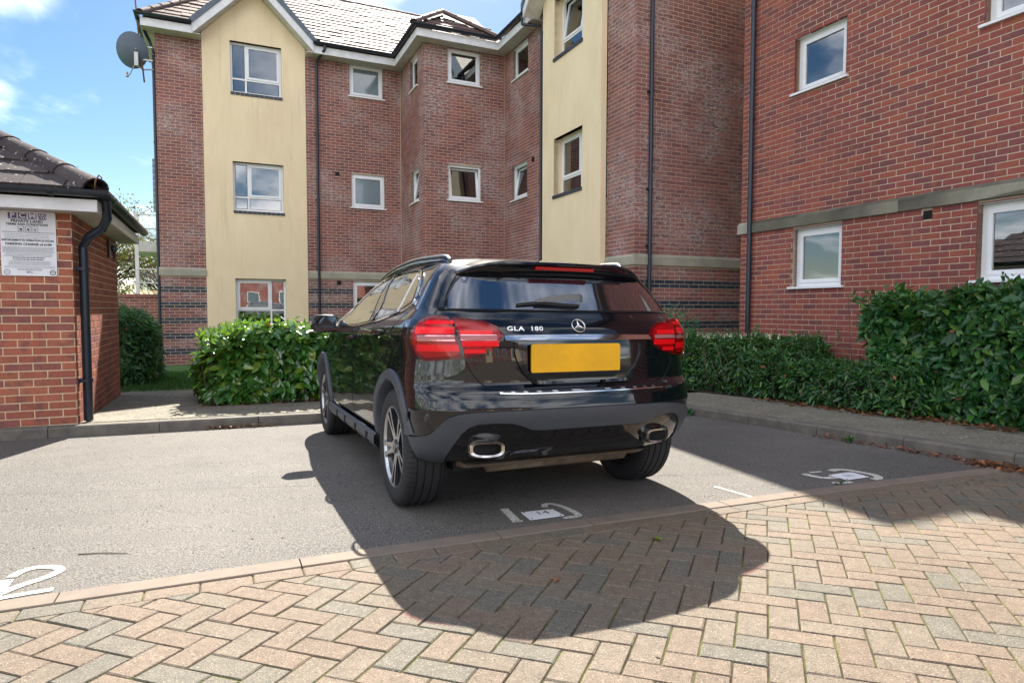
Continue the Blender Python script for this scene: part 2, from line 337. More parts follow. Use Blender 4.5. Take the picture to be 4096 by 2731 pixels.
M_redleaf = leaf_mat('purple_leaf', [(0.16, 0.03, 0.05), (0.11, 0.03, 0.05)], 0.4, 0.2)
M_flower = simple('cream_flower', (0.62, 0.6, 0.42), 0.8)
M_twig = simple('twig_bark', (0.09, 0.065, 0.045), 0.9, var=0.3, scale=30)
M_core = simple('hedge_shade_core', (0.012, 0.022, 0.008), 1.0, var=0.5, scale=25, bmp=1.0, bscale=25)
M_galv = simple('galvanised_steel', (0.42, 0.42, 0.40), 0.45, metal=0.6, var=0.15, scale=8)
M_dish = simple('grey_dish_paint', (0.065, 0.09, 0.125), 0.5, var=0.1, scale=8)
M_rust = simple('rusty_steel', (0.16, 0.08, 0.045), 0.8, var=0.4, scale=20)

# ------------------------------------------------------------------ ground
def ground_poly(name, uvs, m, h=0.0, parent=None, sub=0, **k):
    mb = MB(); mb.add([G(u, v, h) for u, v in uvs], [tuple(range(len(uvs)))]); return mb.build(name, m, parent, **k)
mbg = MB(); mbg.add([(-90, -70, gz(0, -70) - .06), (90, -70, gz(0, -70) - .06), (90, 160, gz(0, 160) - .06), (-90, 160, gz(0, 160) - .06)], [(0, 1, 2, 3)])
mbg.build('ground', M_lawn, kind='structure')
def vedge(u): return 2.985 - 0.0062 * max(0.0, u) ** 2          # back edge of the concrete edging strip
def ukerb(v): return 5.05 + (5.95 - v) * 0.105 if v < 5.95 else 5.05 - (v - 5.95) * 0.05
us = np.linspace(-9, 5.45, 40)
road = ground_poly('car_park_surface', [(u, vedge(u)) for u in us] + [(5.42, 2.8), (5.2, 4.6), (5.06, 6.0), (4.98, 7.3), (-9, 7.3)], M_asphalt, 0.002, kind='structure')
# hairline tar joint / chipped edging stub on the bay line
PAV = bpy.data.objects.new('block_paved_road', None)
paved = ground_poly('block_paved_road', [(u, vedge(u) - .11) for u in us] + [(5.45, 2.6), (5.75, 0.5), (5.8, -6), (-9, -6)], M_joint, -0.005, kind='structure')
bpy.data.objects.remove(PAV)
# edging stones
L0 = -9.0
eds = MB
EDJ = [-9, -7.3, -5.5, -3.6, -1.72, -0.60, 0.30, 1.25, 1.78, 2.70, 3.62, 4.54, 5.42]
edging_root = None
for i in range(len(EDJ) - 1):
    a, b = EDJ[i] + .003, EDJ[i + 1] - .003; mb = MB(); n = 5; pts = []
    for t in np.linspace(a, b, n):
        pts.append([G(t, vedge(t) - .112, -.05), G(t, vedge(t) - .112, .003), G(t, vedge(t) - .108, .0065), G(t, vedge(t) - .006, .0065), G(t, vedge(t), .003), G(t, vedge(t), -.05)])
    f = [(j * 6 + q, (j + 1) * 6 + q, (j + 1) * 6 + q + 1, j * 6 + q + 1) for j in range(n - 1) for q in range(5)] + [(0, 1, 2, 3, 4, 5), tuple(range((n - 1) * 6, n * 6))[::-1]]
    mb.add(np.concatenate(pts), f); mb.build('edging_stone', M_edging, paved)
# pavers: herringbone lattice fitted to the photograph
PM = A3([[0.1, -0.032], [0.035, 0.088], [1.397, 3.43]])
def lat(i, j): return A3([i, -j, 1.0]) @ PM
def to_uv(p): return p[0] * CB + p[1] * SB, -p[0] * SB + p[1] * CB
def clip(poly, fn):
    o = []
    for i in range(len(poly)):
        a, b = poly[i - 1], poly[i]; fa, fb = fn(a), fn(b)
        if (fa >= 0) != (fb >= 0): t = fa / (fa - fb); o.append(a + (b - a) * t)
        if fb >= 0: o.append(b)
    return o
def front(p): u, v = to_uv(p); return (vedge(u) - .112 - .104) - v
def rightk(p): u, v = to_uv(p); return (5.42 + max(0, (2.8 - v)) * .12 - .0) - u
pav = []
for j in range(-34, 64):
    for i in range(-75, 62):
        cands = []
        if (i - (3 - j)) % 4 == 0: cands.append((i - 1, j, 2, 1, 0))
        if (i - (3 - j) - 1) % 4 == 0: cands.append((i, j, 1, 2, 1))
        for (a, b, w_, h_, ty) in cands:
            c = lat(a + w_ / 2, b + h_ / 2); u, v = to_uv(c)
            if v > 3.1 or v < -3.2 or u < -5.5 or u > 6.3: continue
            e = .026; P = [lat(a + e, b + e), lat(a + w_ - e, b + e), lat(a + w_ - e, b + h_ - e), lat(a + e, b + h_ - e)]
            P = [p + rng.normal(0, .0012, 2) for p in P]
            full = all(front(p) >= 0 for p in P) and all(rightk(p) >= 0 for p in P)
            if not full:
                P = clip(P, front); P = clip(P, rightk) if len(P) > 2 else P
                if len(P) < 3: continue
                ar = 0.5 * abs(sum(P[q][0] * P[q - 1][1] - P[q][1] * P[q - 1][0] for q in range(len(P))))
                if ar < .0012: continue
            x, y, z = proj(A3([c[0], c[1], gz(*c)])); vis = z > .3 and -10 < x < 1034 and 300 < y < 700
            pav.append((z if vis else 99 + abs(z), c, P, full, ty))
us = np.arange(-5.5, 5.42, .2)         # row of stretchers along the edging
for a in us:
    Q = [(a + .0025, -.216), (a + .1975, -.216), (a + .1975, -.116), (a + .0025, -.116)]
    P = [uv(q, vedge(q) + w_)[:2] for q, w_ in Q]; c = sum(P) / 4
    x, y, z = proj(A3([c[0], c[1], gz(*c)])); pav.append((z if z > 0 and -10 < x < 1034 else 99, c, P, False, 2))
pav.sort(key=lambda t: t[0])
def paver_geo(P, org, dz=0.0, tilt=(0, 0)):
    c = sum(P) / len(P); n = len(P); v = []
    for off, zz in ((0, -.03), (0, -.004), (.0045, 0)):
        for p in P:
            d = p - c; L = np.linalg.norm(d); q = p - d / L * off * 1.3
            v.append((q[0] - org[0], q[1] - org[1], gz(q[0], q[1]) - org[2] + zz + dz + tilt[0] * (q[0] - c[0]) + tilt[1] * (q[1] - c[1])))
    f = [tuple(range(2 * n, 3 * n))] + [(k * n + i, k * n + (i + 1) % n, (k + 1) * n + (i + 1) % n, (k + 1) * n + i) for k in (0, 1) for i in range(n)]
    return v, f
shared = {}
stuffp = MB()
for r_, (z, c, P, full, ty) in enumerate(pav):
    dz = rng.normal(0, .0009) + (.001 if ty == 2 else 0); tl = rng.normal(0, .004, 2)
    if r_ < 300:
        org = A3([c[0], c[1], gz(*c)])
        if full:
            if ty not in shared:
                a, b = (2, 1) if ty == 0 else (1, 2); e = .026
                PP = [lat(e, e) - lat(a / 2, b / 2), lat(a - e, e) - lat(a / 2, b / 2), lat(a - e, b - e) - lat(a / 2, b / 2), lat(e, b - e) - lat(a / 2, b / 2)]
                mb = MB(); mb.add(*paver_geo(PP, (0, 0, 0))); shared[ty] = mb.mesh('paver', M_paver)
            o = bpy.data.objects.new('paver', shared[ty]); link(o, paved); o.location = org + A3([0, 0, dz]); o.rotation_euler = (tl[0], tl[1], rng.normal(0, .004))
        else:
            mb = MB(); mb.add(*paver_geo(P, org, dz)); o = mb.build('paver', M_paver, paved); o.location = org
    else: stuffp.add(*paver_geo(P, (0, 0, 0), dz, tl))
stuffp.build('distant_pavers', M_paver, paved, kind='stuff')

# kerbs, footways, beds
def kerb_run(parent, a, b, side, n_st):       # a, b in (u, v); side = unit normal towards the footway
    a, b, side = A3(a), A3(b), A3(side); d = (b - a) / n_st
    for i in range(n_st):
        p, q = a + d * i, a + d * (i + 1); dd = (q - p) / np.linalg.norm(q - p) * .003; p = p + dd; q = q - dd
        prof = [(0, -.05), (0.004, .085), (.018, .104), (.125, .106), (.125, -.05)]
        ring = [[G(*(e + side * o_), h) for o_, h in prof] for e in (p, q)]
        mb = MB(); mb.add(ring[0] + ring[1], [(j, j + 1, 6 - 1 + j + 1, 5 + j) for j in range(4)] + [(4, 3, 2, 1, 0), (5, 6, 7, 8, 9)])
        mb.build('kerbstone', M_kerb, parent)
footL = ground_poly('left_footway', [(-9, 7.3), (5.1, 7.14), (5.1, 8.6), (-.2, 8.6), (-.45, 10.9), (-1.4, 10.9), (-1.4, 7.45), (-9, 7.45)], M_slab, .094, kind='structure')
kerb_run(footL, (-8.8, 7.26), (4.9, 7.06), (0, 1), 15)
slabs = [(-1.25, .08, 7.46, 8.05), (.085, 1.2, 7.43, 8.05), (1.205, 2.3, 7.4, 8.05), (-1.25, -.32, 8.055, 9.2), (-.315, .08, 8.055, 8.6), (.085, 1.2, 8.055, 8.6), (-1.25, -.42, 9.205, 10.3), (1.205, 2.3, 8.055, 8.6)]
slabs = [(-1.25, -.5, 7.4, 8.3), (-.495, .35, 7.38, 8.3), (.355, 1.2, 7.36, 8.3), (1.205, 2.1, 7.34, 8.3), (2.105, 3.2, 7.32, 8.3), (-1.25, -.72, 8.305, 9.5), (-.715, -.22, 8.305, 9.5), (-1.25, -.75, 9.505, 10.85), (-.745, -.4, 9.505, 10.85)]
for (a, b, c_, d_) in slabs:
    mb = MB(); mb.hexa([G(a, c_, .05), G(b, c_, .05), G(b, d_, .05), G(a, d_, .05), G(a, c_, .1 + rng.normal(0, .001)), G(b, c_, .1), G(b, d_, .1), G(a, d_, .1)]); mb.build('paving_slab', M_slab, footL)
footR = ground_poly('right_footway', [(ukerb(7.0) + .1, 7.2), (5.15, 5.95), (5.47, 2.8), (5.88, 0.0), (5.95, -4), (8, -4), (8, 7.4)], M_slab, .096, kind='structure')
kerb_run(footR, (5.45 + .33, 0.0), (5.40, 2.75), (1, 0), 3); kerb_run(footR, (5.40, 2.75), (5.05, 5.95), (1, 0), 4); kerb_run(footR, (5.05, 5.95), (4.98, 7.05), (1, 0), 1); kerb_run(footR, (5.85, -3.6), (5.78, 0), (1, 0), 4)
for i, v in enumerate((-.5, 1.6, 3.3, 4.7, 5.9)):
    w_ = (1.6, 1.3, 1.1, .95)[min(i, 3)]
    mb = MB(); a0, a1, b0, b1 = ukerb(v) + .13, 6.9, v + .004, (1.596, 3.296, 4.696, 5.896, 7.2)[i]
    mb.hexa([G(a0, b0, .05), G(a1, b0, .05), G(a1, b1, .05), G(ukerb(b1) + .13, b1, .05), G(a0, b0, .102), G(a1, b0, .1), G(a1, b1, .1), G(ukerb(b1) + .13, b1, .102)]); mb.build('paving_slab', M_slab, footR)
ground_poly('left_planting_bed', [(-.15, 8.35), (6.3, 8.3), (6.3, 10.2), (-.35, 10.2)], M_soil, .112, kind='structure')
ground_poly('right_planting_bed', [(6.2, 7.9), (6.75, 4.2), (6.95, 2.0), (7.1, -4), (7.64, -4), (7.64, 9.4), (5.6, 9.4), (5.4, 7.25)], M_soil, .116, kind='structure')
ground_poly('back_lawn', [(-6, 10.9), (6.6, 10.2), (6.6, 17.3), (-6, 20)], M_lawn, .10, kind='structure')

ground_poly('far_paving', [(-26, -6), (26, -6), (26, -34), (-26, -34)], M_paver, -.010, kind='structure'); ground_poly('side_paving', [(-22, 7.3), (-9, 7.3), (-9, -6), (-22, -6)], M_asphalt, -.004, kind='structure'); ground_poly('side_road', [(7.9, -6), (22, -6), (22, -3.5), (7.9, -3.5)], M_asphalt, -.004, kind='structure')
# painted bay numbers (flat print on the asphalt) with metal plates screwed over them
def stroke(name, pts, w_, label, group=None, parent=None):
    p = [A3(q) for q in pts]; mb = MB(); L = []; R_ = []
    for i, q in enumerate(p):
        t = p[min(i + 1, len(p) - 1)] - p[max(i - 1, 0)]; t = t / np.linalg.norm(t); nn = A3([-t[1], t[0]])
        L.append(q + nn * w_ / 2); R_.append(q - nn * w_ / 2)
    v = [(a[0], a[1], gz(a[0], a[1]) + .006) for a in L + R_]; n = len(p)
    mb.add(v, [(i, i + 1, n + i + 1, n + i) for i in range(n - 1)]); return mb.build(name, M_mark, parent)
def plate(pts, label, text=None, tpos=None, tdir=None, size=.07, hgt=.009):
    c = sum(A3(p) for p in pts) / 4; root = empty('bay_number_plate', Matrix.Translation((c[0], c[1], gz(*c))), label=label, cat='number plate')
    inv = Matrix.Translation((-c[0], -c[1], -gz(*c))); mb = MB(); lo = [(p[0], p[1], gz(*p) + .007) for p in pts]; hi = [(p[0], p[1], gz(*p) + .0095) for p in pts]
    mb.hexa(lo + hi); mb.build('plate', M_plate, root, mw=inv)
    mb = MB()
    for p in pts:
        q = A3(p) + (c - A3(p)) * .16; mb = MB(); mb.lathe([(.006, 0), (.006, .001), (0, .001)], 8, 'z', (q[0], q[1], gz(*q) + .0098)); mb.build('screw', M_black, root, mw=inv)
    if text:
        t = text_mesh(text, size); ang = math.atan2(tdir[1], tdir[0])
        o = bpy.data.objects.new('lettering', t); t.materials.append(M_ink); link(o, root)
        o.matrix_local = inv @ Matrix.Translation((tpos[0], tpos[1], gz(*tpos) + .0105)) @ Matrix.Rotation(-math.atan(S), 4, 'X') @ Matrix.Rotation(ang, 4, 'Z')
    return root
def text_mesh(s, size, bold=.0, xs=1.0, align='CENTER', ext=.0, sp=1.0):
    c = bpy.data.curves.new('lettering', 'FONT'); c.body = s; c.size = size; c.align_x = align; c.align_y = 'CENTER'; c.extrude = ext; c.offset = bold; c.space_character = sp; c.resolution_u = 3
    o = bpy.data.objects.new('tmp', c); COL.objects.link(o); bpy.context.view_layer.update()
    me = bpy.data.meshes.new_from_object(o.evaluated_get(bpy.context.evaluated_depsgraph_get())); bpy.data.objects.remove(o); bpy.data.curves.remove(c)
    if xs != 1.0: me.transform(Matrix.Diagonal((xs, 1, 1, 1)))
    me.name = 'lettering'; return me
def marks(label, strokes):
    root = empty('painted_bay_number', Matrix.Identity(4), label=label, cat='road marking')
    for pts, w_ in strokes: stroke('paint_stroke', pts, w_, None, parent=root)
def dense(pts, k=4):
    P = [A3(p) for p in pts]; o = []
    for i in range(len(P) - 1):
        p0, p1, p2, p3 = P[max(i - 1, 0)], P[i], P[i + 1], P[min(i + 2, len(P) - 1)]
        for t in np.linspace(0, 1, k, endpoint=False): o.append(.5 * (2 * p1 + (p2 - p0) * t + (2 * p0 - 5 * p1 + 4 * p2 - p3) * t * t + (3 * p1 - p0 - 3 * p2 + p3) * t ** 3))
    return o + [P[-1]]
marks('worn white painted numeral under the black car, behind its rear bumper', [
    (dense([(-.045, 3.625), (-.018, 3.536), (.012, 3.44), (.03, 3.372)]), .05), (dense([(.012, 3.385), (.06, 3.395)]), .03),
    (dense([(.195, 3.655), (.192, 3.70), (.225, 3.728), (.28, 3.69), (.325, 3.62), (.362, 3.54), (.372, 3.498), (.34, 3.472), (.285, 3.448)]), .038)])
plate([(.051, 3.541), (.101, 3.404), (.292, 3.488), (.232, 3.61)], 'white metal plate numbered 14 on the asphalt behind the black car', '14', (.172, 3.53), (.19, .08), .085)
marks('white painted numeral 2 beside the concrete edging at the left', [
    (dense([(-2.094, 2.614), (-2.098, 2.665), (-2.085, 2.707), (-2.05, 2.728), (-2.0, 2.728), (-1.958, 2.71), (-1.94, 2.675), (-1.945, 2.63), (-1.962, 2.585), (-1.985, 2.54), (-2.0, 2.49), (-2.01, 2.43)]), .04),
    (dense([(-1.985, 2.405), (-1.93, 2.44), (-1.881, 2.468), (-1.831, 2.495)]), .036)])
plate([(-2.13, 2.56), (-2.10, 2.42), (-1.99, 2.447), (-2.061, 2.585)], 'white metal plate cut off by the left edge of the picture')
marks('flaking white painted number in the bay right of the car', [
    (dense([(2.085, 4.51), (2.115, 4.455), (2.15, 4.40), (2.21, 4.385), (2.28, 4.42)]), .06), (dense([(2.15, 4.55), (2.25, 4.575)]), .03),
    (dense([(2.33, 4.60), (2.39, 4.64), (2.46, 4.63), (2.53, 4.55), (2.575, 4.46), (2.55, 4.38), (2.49, 4.345)]), .055), (dense([(2.16, 4.25), (2.216, 4.238), (2.305, 4.27)]), .04)])
plate([(2.241, 4.46), (2.295, 4.313), (2.5, 4.406), (2.449, 4.55)], 'white metal plate numbered 11 in the bay right of the car', '11', (2.372, 4.435), (.19, .095), .085)
stroke('bay_division_line', dense([(1.335, 4.142), (1.40, 4.03), (1.484, 3.883)]), .028, None); tag(COL.objects['bay_division_line'], 'short worn white line stub on the asphalt right of the car', 'road marking')

# ------------------------------------------------------------------ walls of real bricks
class Wall:
    """kind 'V' faces -v at v=c; 'U' faces -u at u=c; 'R' faces +u at u=c. pt(a, z, d): d = distance proud of the face"""
    def __init__(s, kind, c): s.k, s.c = kind, c
    def pt(s, a, z, d=0.0):
        return (a, s.c - d, z) if s.k == 'V' else (s.c - d, a, z) if s.k == 'U' else (s.c + d, a, z)
    def world(s, a, z, d=0.0):
        p = s.pt(a, z, d); return uv(p[0], p[1], p[2])
    def box(s, mb, a0, a1, z0, z1, d0, d1, mi=0):
        p = s.pt(a0, z0, d0); q = s.pt(a1, z1, d1)
        mb.box(min(p[0], q[0]), max(p[0], q[0]), min(p[1], q[1]), max(p[1], q[1]), min(p[2], q[2]), max(p[2], q[2]), mi)
def course_bricks(w, a0, a1, z0, z1, holes, zref=-.65, blue=None, phase=0.0, gable=None):
    out = []; k0 = int(math.floor((z0 - zref) / .075)) - 1; k1 = int(math.ceil((z1 - zref) / .075)) + 1
    for k in range(k0, k1):
        za, zb = zref + k * .075 + .0105, zref + (k + 1) * .075
        za, zb = max(za, z0), min(zb, z1)
        if zb - za < .02: continue
        ph = phase + (.1125 if k % 2 else 0); n0 = int(math.floor((a0 - ph) / .225)) - 1
        hs = [(h[0], h[1]) for h in holes if h[2] < (za + zb) / 2 < h[3]]
        x = ph + n0 * .225
        while x < a1:
            segs = [(max(x, a0), min(x + .2145, a1))]
            for (ha, hb) in hs:
                ns = []
                for (p, q) in segs:
                    if q <= ha or p >= hb: ns.append((p, q))
                    else:
                        if p < ha: ns.append((p, ha))
                        if q > hb: ns.append((hb, q))
                segs = ns
            for (p, q) in segs:
                if q - p > .025: out.append((w, p, q, za, zb, bool(blue and blue((za + zb) / 2))))
            x += .225
    return out
def backing(mb, w, a0, a1, z0, z1, holes, d=-.004):
    xs = sorted({a0, a1, *[min(max(h[i], a0), a1) for h in holes for i in (0, 1)]}); zs = sorted({z0, z1, *[min(max(h[i], z0), z1) for h in holes for i in (2, 3)]})
    for i in range(len(xs) - 1):
        for j in range(len(zs) - 1):
            cx, cz = (xs[i] + xs[i + 1]) / 2, (zs[j] + zs[j + 1]) / 2
            if any(h[0] < cx < h[1] and h[2] < cz < h[3] for h in holes): continue
            w.box(mb, xs[i], xs[i + 1], zs[j], zs[j + 1], d - .12, d)
def emit_bricks(root, base, bricks, m_red, n_single=300, proud=0.0, mask=None):
    inv = Matrix.Translation(-Vector(base)); sc = []
    for b in bricks:
        w, p, q, za, zb, bl = b; c = w.world((p + q) / 2, (za + zb) / 2); x, y, z = proj(c)
        ok = z > .5 and 0 < x < 1024 and 0 < y < 682 and (mask is None or mask(x, y))
        e = w.world(q, za); x2, y2, z2 = proj(e); sc.append((abs(x2 - x) * abs(y2 - y) if ok and z2 > .3 else -1))
    order = np.argsort(-A3(sc)); cache = {}; st = MB()
    for r_, i in enumerate(order):
        w, p, q, za, zb, bl = bricks[i]; j = rng.normal(0, .0008); mi = 1 if bl else 0
        if r_ < n_single and sc[i] > 0:
            key = (w.k, bl)
            if key not in cache:
                mb = MB(); W0 = Wall(w.k, 0)
                L, H = .5, .5
                P = [(-L, -H, -.05), (L, -H, -.05), (L, H, -.05), (-L, H, -.05), (-L, -H, -.003), (L, -H, -.003), (L, H, -.003), (-L, H, -.003), (-L + .012, -H + .03, 0), (L - .012, -H + .03, 0), (L - .012, H - .03, 0), (-L + .012, H - .03, 0)]
                mb.add([W0.pt(a, z, d) for a, z, d in P], [(8, 9, 10, 11)] + [(a, (a + 1) % 4, 4 + (a + 1) % 4, 4 + a) for a in range(4)] + [(4 + a, 4 + (a + 1) % 4, 8 + (a + 1) % 4, 8 + a) for a in range(4)])
                cache[key] = mb.mesh('brick', M_blue if bl else m_red)
            o = bpy.data.objects.new('brick', cache[key]); link(o, root); c = w.pt((p + q) / 2, (za + zb) / 2, proud + j)
            o.location = A3(c) - A3(base); sx = (q - p, 1, zb - za) if w.k == 'V' else (1, q - p, zb - za); o.scale = sx
        else:
            w.box(st, p, q, za, zb, -.02, proud + j, mi)
    st.build('bricks', [m_red, M_blue], root, mw=inv, kind='stuff')
def window(root, base, w, a0, a1, z0, z1, lay, reveal=.09, sill=True, m_rev=None, open_=False, back='room', blind=False, obscure=False, fw_=.055):
    """lay: list of (x0,x1,z0,z1,is_sash) in fractions of the opening; window > sash, pane, sill, blind, curtain"""
    inv = Matrix.Translation(-Vector(base)); W_, H_ = a1 - a0, z1 - z0; d = -reveal
    mb = MB()
    for (x0, x1, y0, y1) in ((a0, a1, z0, z0 + fw_), (a0, a1, z1 - fw_, z1), (a0, a0 + fw_, z0 + fw_, z1 - fw_), (a1 - fw_, a1, z0 + fw_, z1 - fw_)): w.box(mb, x0, x1, y0, y1, d - .06, d)
    ins = (a0 + fw_, a1 - fw_, z0 + fw_, z1 - fw_); IW, IH = ins[1] - ins[0], ins[3] - ins[2]
    cells = []
    xsplit = sorted({c[0] for c in lay} | {c[1] for c in lay})
    for (x0, x1, y0, y1, sa) in lay:
        A0, A1, B0, B1 = ins[0] + IW * x0, ins[0] + IW * x1, ins[2] + IH * y0, ins[2] + IH * y1; hb = .022
        A0 += hb if x0 > 0 else 0; A1 -= hb if x1 < 1 else 0; B0 += hb if y0 > 0 else 0; B1 -= hb if y1 < 1 else 0
        if x0 > 0: w.box(mb, A0 - 2 * hb, A0, B0 - (hb if y0 > 0 else 0), B1 + (hb if y1 < 1 else 0), d - .055, d - .002)
        if y0 > 0: w.box(mb, A0, A1, B0 - 2 * hb, B0, d - .055, d - .003)
        cells.append((A0, A1, B0, B1, sa))
    fr = mb.build('window', M_upvc, root, mw=inv, smooth=False)
    for (A0, A1, B0, B1, sa) in cells:
        sw = .05 if sa else 0.012; td = .0
        hinge = open_ and sa
        if sa:
            s_ = MB()
            def top(z): return (d + .012) + ((B0 - z) * 0 + ((z - B0) / (B1 - B0)) * 0)
            for (x0, x1, y0, y1) in ((A0, A1, B0, B0 + sw), (A0, A1, B1 - sw, B1), (A0, A0 + sw, B0 + sw, B1 - sw), (A1 - sw, A1, B0 + sw, B1 - sw)): w.box(s_, x0, x1, y0, y1, d - .035, d + .014)
            if hinge:     # tilted inwards at the top
                for V in s_.v:
                    for q in V:
                        zc = q[2]; sh = (zc - B0) * .16
                        if w.k == 'V': q[1] += sh
                        elif w.k == 'U': q[0] += sh
                        else: q[0] -= sh
            s_.build('sash', M_upvc, fr)
        pm = MB(); P = [(A0 + sw, B0 + sw), (A1 - sw, B0 + sw), (A1 - sw, B1 - sw), (A0 + sw, B1 - sw)]
        if w.k == 'U': P = P[::-1]
        v = [list(w.pt(a, z, d - .01)) for a, z in P]
        if hinge:
            for q, (a, z) in zip(v, P):
                if w.k == 'V': q[1] += (z - B0) * .16
                else: q[0] += (z - B0) * .16
        pm.add(v, [(0, 1, 2, 3)]); pm.build('pane', M_obsc if obscure and (obscure is True or sa) else M_glass, fr)
    rm = MB(); D = -reveal - .9                                     # the room behind
    if not obscure:
        e = .02
        for P in ([(a0 - e, z0 - e, D), (a1 + e, z0 - e, D), (a1 + e, z1 + e, D), (a0 - e, z1 + e, D)], [(a0 - e, z0 - e, D), (a0 - e, z0 - e, d - .06), (a1 + e, z0 - e, d - .06), (a1 + e, z0 - e, D)], [(a0 - e, z1 + e, D), (a1 + e, z1 + e, D), (a1 + e, z1 + e, d - .06), (a0 - e, z1 + e, d - .06)], [(a0 - e, z0 - e, D), (a0 - e, z1 + e, D), (a0 - e, z1 + e, d - .06), (a0 - e, z0 - e, d - .06)], [(a1 + e, z0 - e, D), (a1 + e, z0 - e, d - .06), (a1 + e, z1 + e, d - .06), (a1 + e, z1 + e, D)]):
            rm.add([w.pt(*p) for p in P], [(0, 1, 2, 3)])
        rm.build('room_recess', M_room, fr)
        if blind:
            bm_ = MB(); n = int((z1 - z0 - .2) / .028)
            for i in range(n):
                zz = z0 + .09 + i * .028; bm_.add([w.pt(a0 + .07, zz, d - .10), w.pt(a1 - .07, zz, d - .10), w.pt(a1 - .07, zz + .017, d - .118), w.pt(a0 + .07, zz + .017, d - .118)], [(0, 1, 2, 3)])
            bm_.build('blind', M_blind, fr)
        elif back == 'curtain':
            cm = MB(); n = 60; xs = np.linspace(a0 + .03, a0 + W_ * .42, n); pts = []
            for i, x in enumerate(xs): dd = d - .16 + .025 * math.sin(i * .9); pts += [w.pt(x, z0 + .03, dd), w.pt(x, z1 - .03, dd)]
            cm.add(pts, [(2 * i, 2 * i + 2, 2 * i + 3, 2 * i + 1) for i in range(n - 1)]); cm.build('curtain', M_curtain, fr, smooth=True)
    if sill:
        s_ = MB(); w.box(s_, a0 - .045, a1 + .045, z0 - .028, z0 + .002, d, .045); s_.build('sill', M_upvc, fr); s_ = MB(); w.box(s_, a0, a1, z1 - .004, z1 + .024, d, -.01); s_.build('head_trim', M_upvc, fr)
    if m_rev is not None:
        s_ = MB(); e = .012
        w.box(s_, a0 - e, a0, z0, z1, d - .05, -.004); w.box(s_, a1, a1 + e, z0, z1, d - .05, -.004); w.box(s_, a0 - e, a1 + e, z1, z1 + e, d - .05, -.004)
        s_.build('reveal', m_rev, fr)
    return fr
def tiled_slope(root, base, p0, p1, up, n_rows, gauge, tw, m, n_single=300, name='roof_tile', clipf=None, thick=.022, lim=None):
    """p0->p1 along the eaves (building frame), up: unit vector up the slope"""
    p0, p1, up = A3(p0), A3(p1), A3(up); L = np.linalg.norm(p1 - p0); e = (p1 - p0) / L; nn = np.cross(e, up); nn = nn if nn[2] > 0 else -nn
    tiles = []
    for r_ in range(n_rows):
        off = (tw / 2 if r_ % 2 else 0) - tw
        x = off
        while x < L:
            a, b = max(0, x + .003), min(L, x + tw - .003)
            if lim: l0, l1 = lim((r_ + .5) * gauge); a, b = max(a, l0), min(b, l1)
            if b - a > .04 and (clipf is None or clipf(p0 + e * (a + b) / 2 + up * (r_ + .5) * gauge)): tiles.append((r_, a, b))
            x += tw
    st = MB(); sg = []
    for (r_, a, b) in tiles:
        j = rng.normal(0, .003); lo = r_ * gauge - .01 + rng.normal(0, .004); hi = (r_ + 1) * gauge + .06
        q = [p0 + e * a + up * lo + nn * (.012), p0 + e * b + up * lo + nn * (.012), p0 + e * b + up * hi - nn * .012, p0 + e * a + up * hi - nn * .012]
        t_ = nn * (thick + j + .012)
        sg.append((q, [x + t_ for x in q]))
    dist = []
    for lo, hi in sg:
        c = sum(hi) / 4; x, y, z = proj(uv(*c)); dist.append(z if z > 0 and 0 < x < 1024 and 0 < y < 682 else 1e6)
    for r_, i in enumerate(np.argsort(dist)):
        lo, hi = sg[i]
        if r_ < n_single and dist[i] < 1e5:
            c = sum(lo) / 4; mb = MB(); mb.hexa([x - c for x in lo] + [x - c for x in hi]); o = mb.build(name, m, root); o.location = c - A3(base)
        else: st.hexa(list(lo) + list(hi))
    if st.n: st.build(name + 's', m, root, mw=Matrix.Translation(-Vector(base)), kind='stuff')
def ridge_caps(root, base, a, b, m, seg=.42, r=.12, name='ridge_tile', r_end=None):
    a, b = A3(a), A3(b); n = max(1, int(np.linalg.norm(b - a) / seg)); d = (b - a) / n
    for i in range(n):
        mb = MB(); p, q = a + d * i, a + d * (i + 1) + d * .06; t = d / np.linalg.norm(d); s_ = np.cross(t, A3([0, 0, 1.])); s_ /= np.linalg.norm(s_); u_ = np.cross(s_, t)
        th = np.linspace(-.15, np.pi + .15, 9); v = []
        for c, rr in ((p, r * 1.05), (q, r * .93)):
            for k in (rr, rr - .018): v += [c + s_ * k * math.cos(x) + u_ * (k * math.sin(x) * .8 - .02) for x in th]
        f = [(j, j + 1, 18 + j + 1, 18 + j) for j in range(8)] + [(9 + j, 9 + j + 1, 27 + j + 1, 27 + j) for j in range(8)] + [(j, 9 + j, 9 + j + 1, j + 1) for j in range(8)] + [(18 + j, 27 + j, 27 + j + 1, 18 + j + 1) for j in range(8)]
        mb.add([x - a for x in v], f); o = mb.build(name, m, root, smooth=True, angle=40); o.location = a - A3(base)
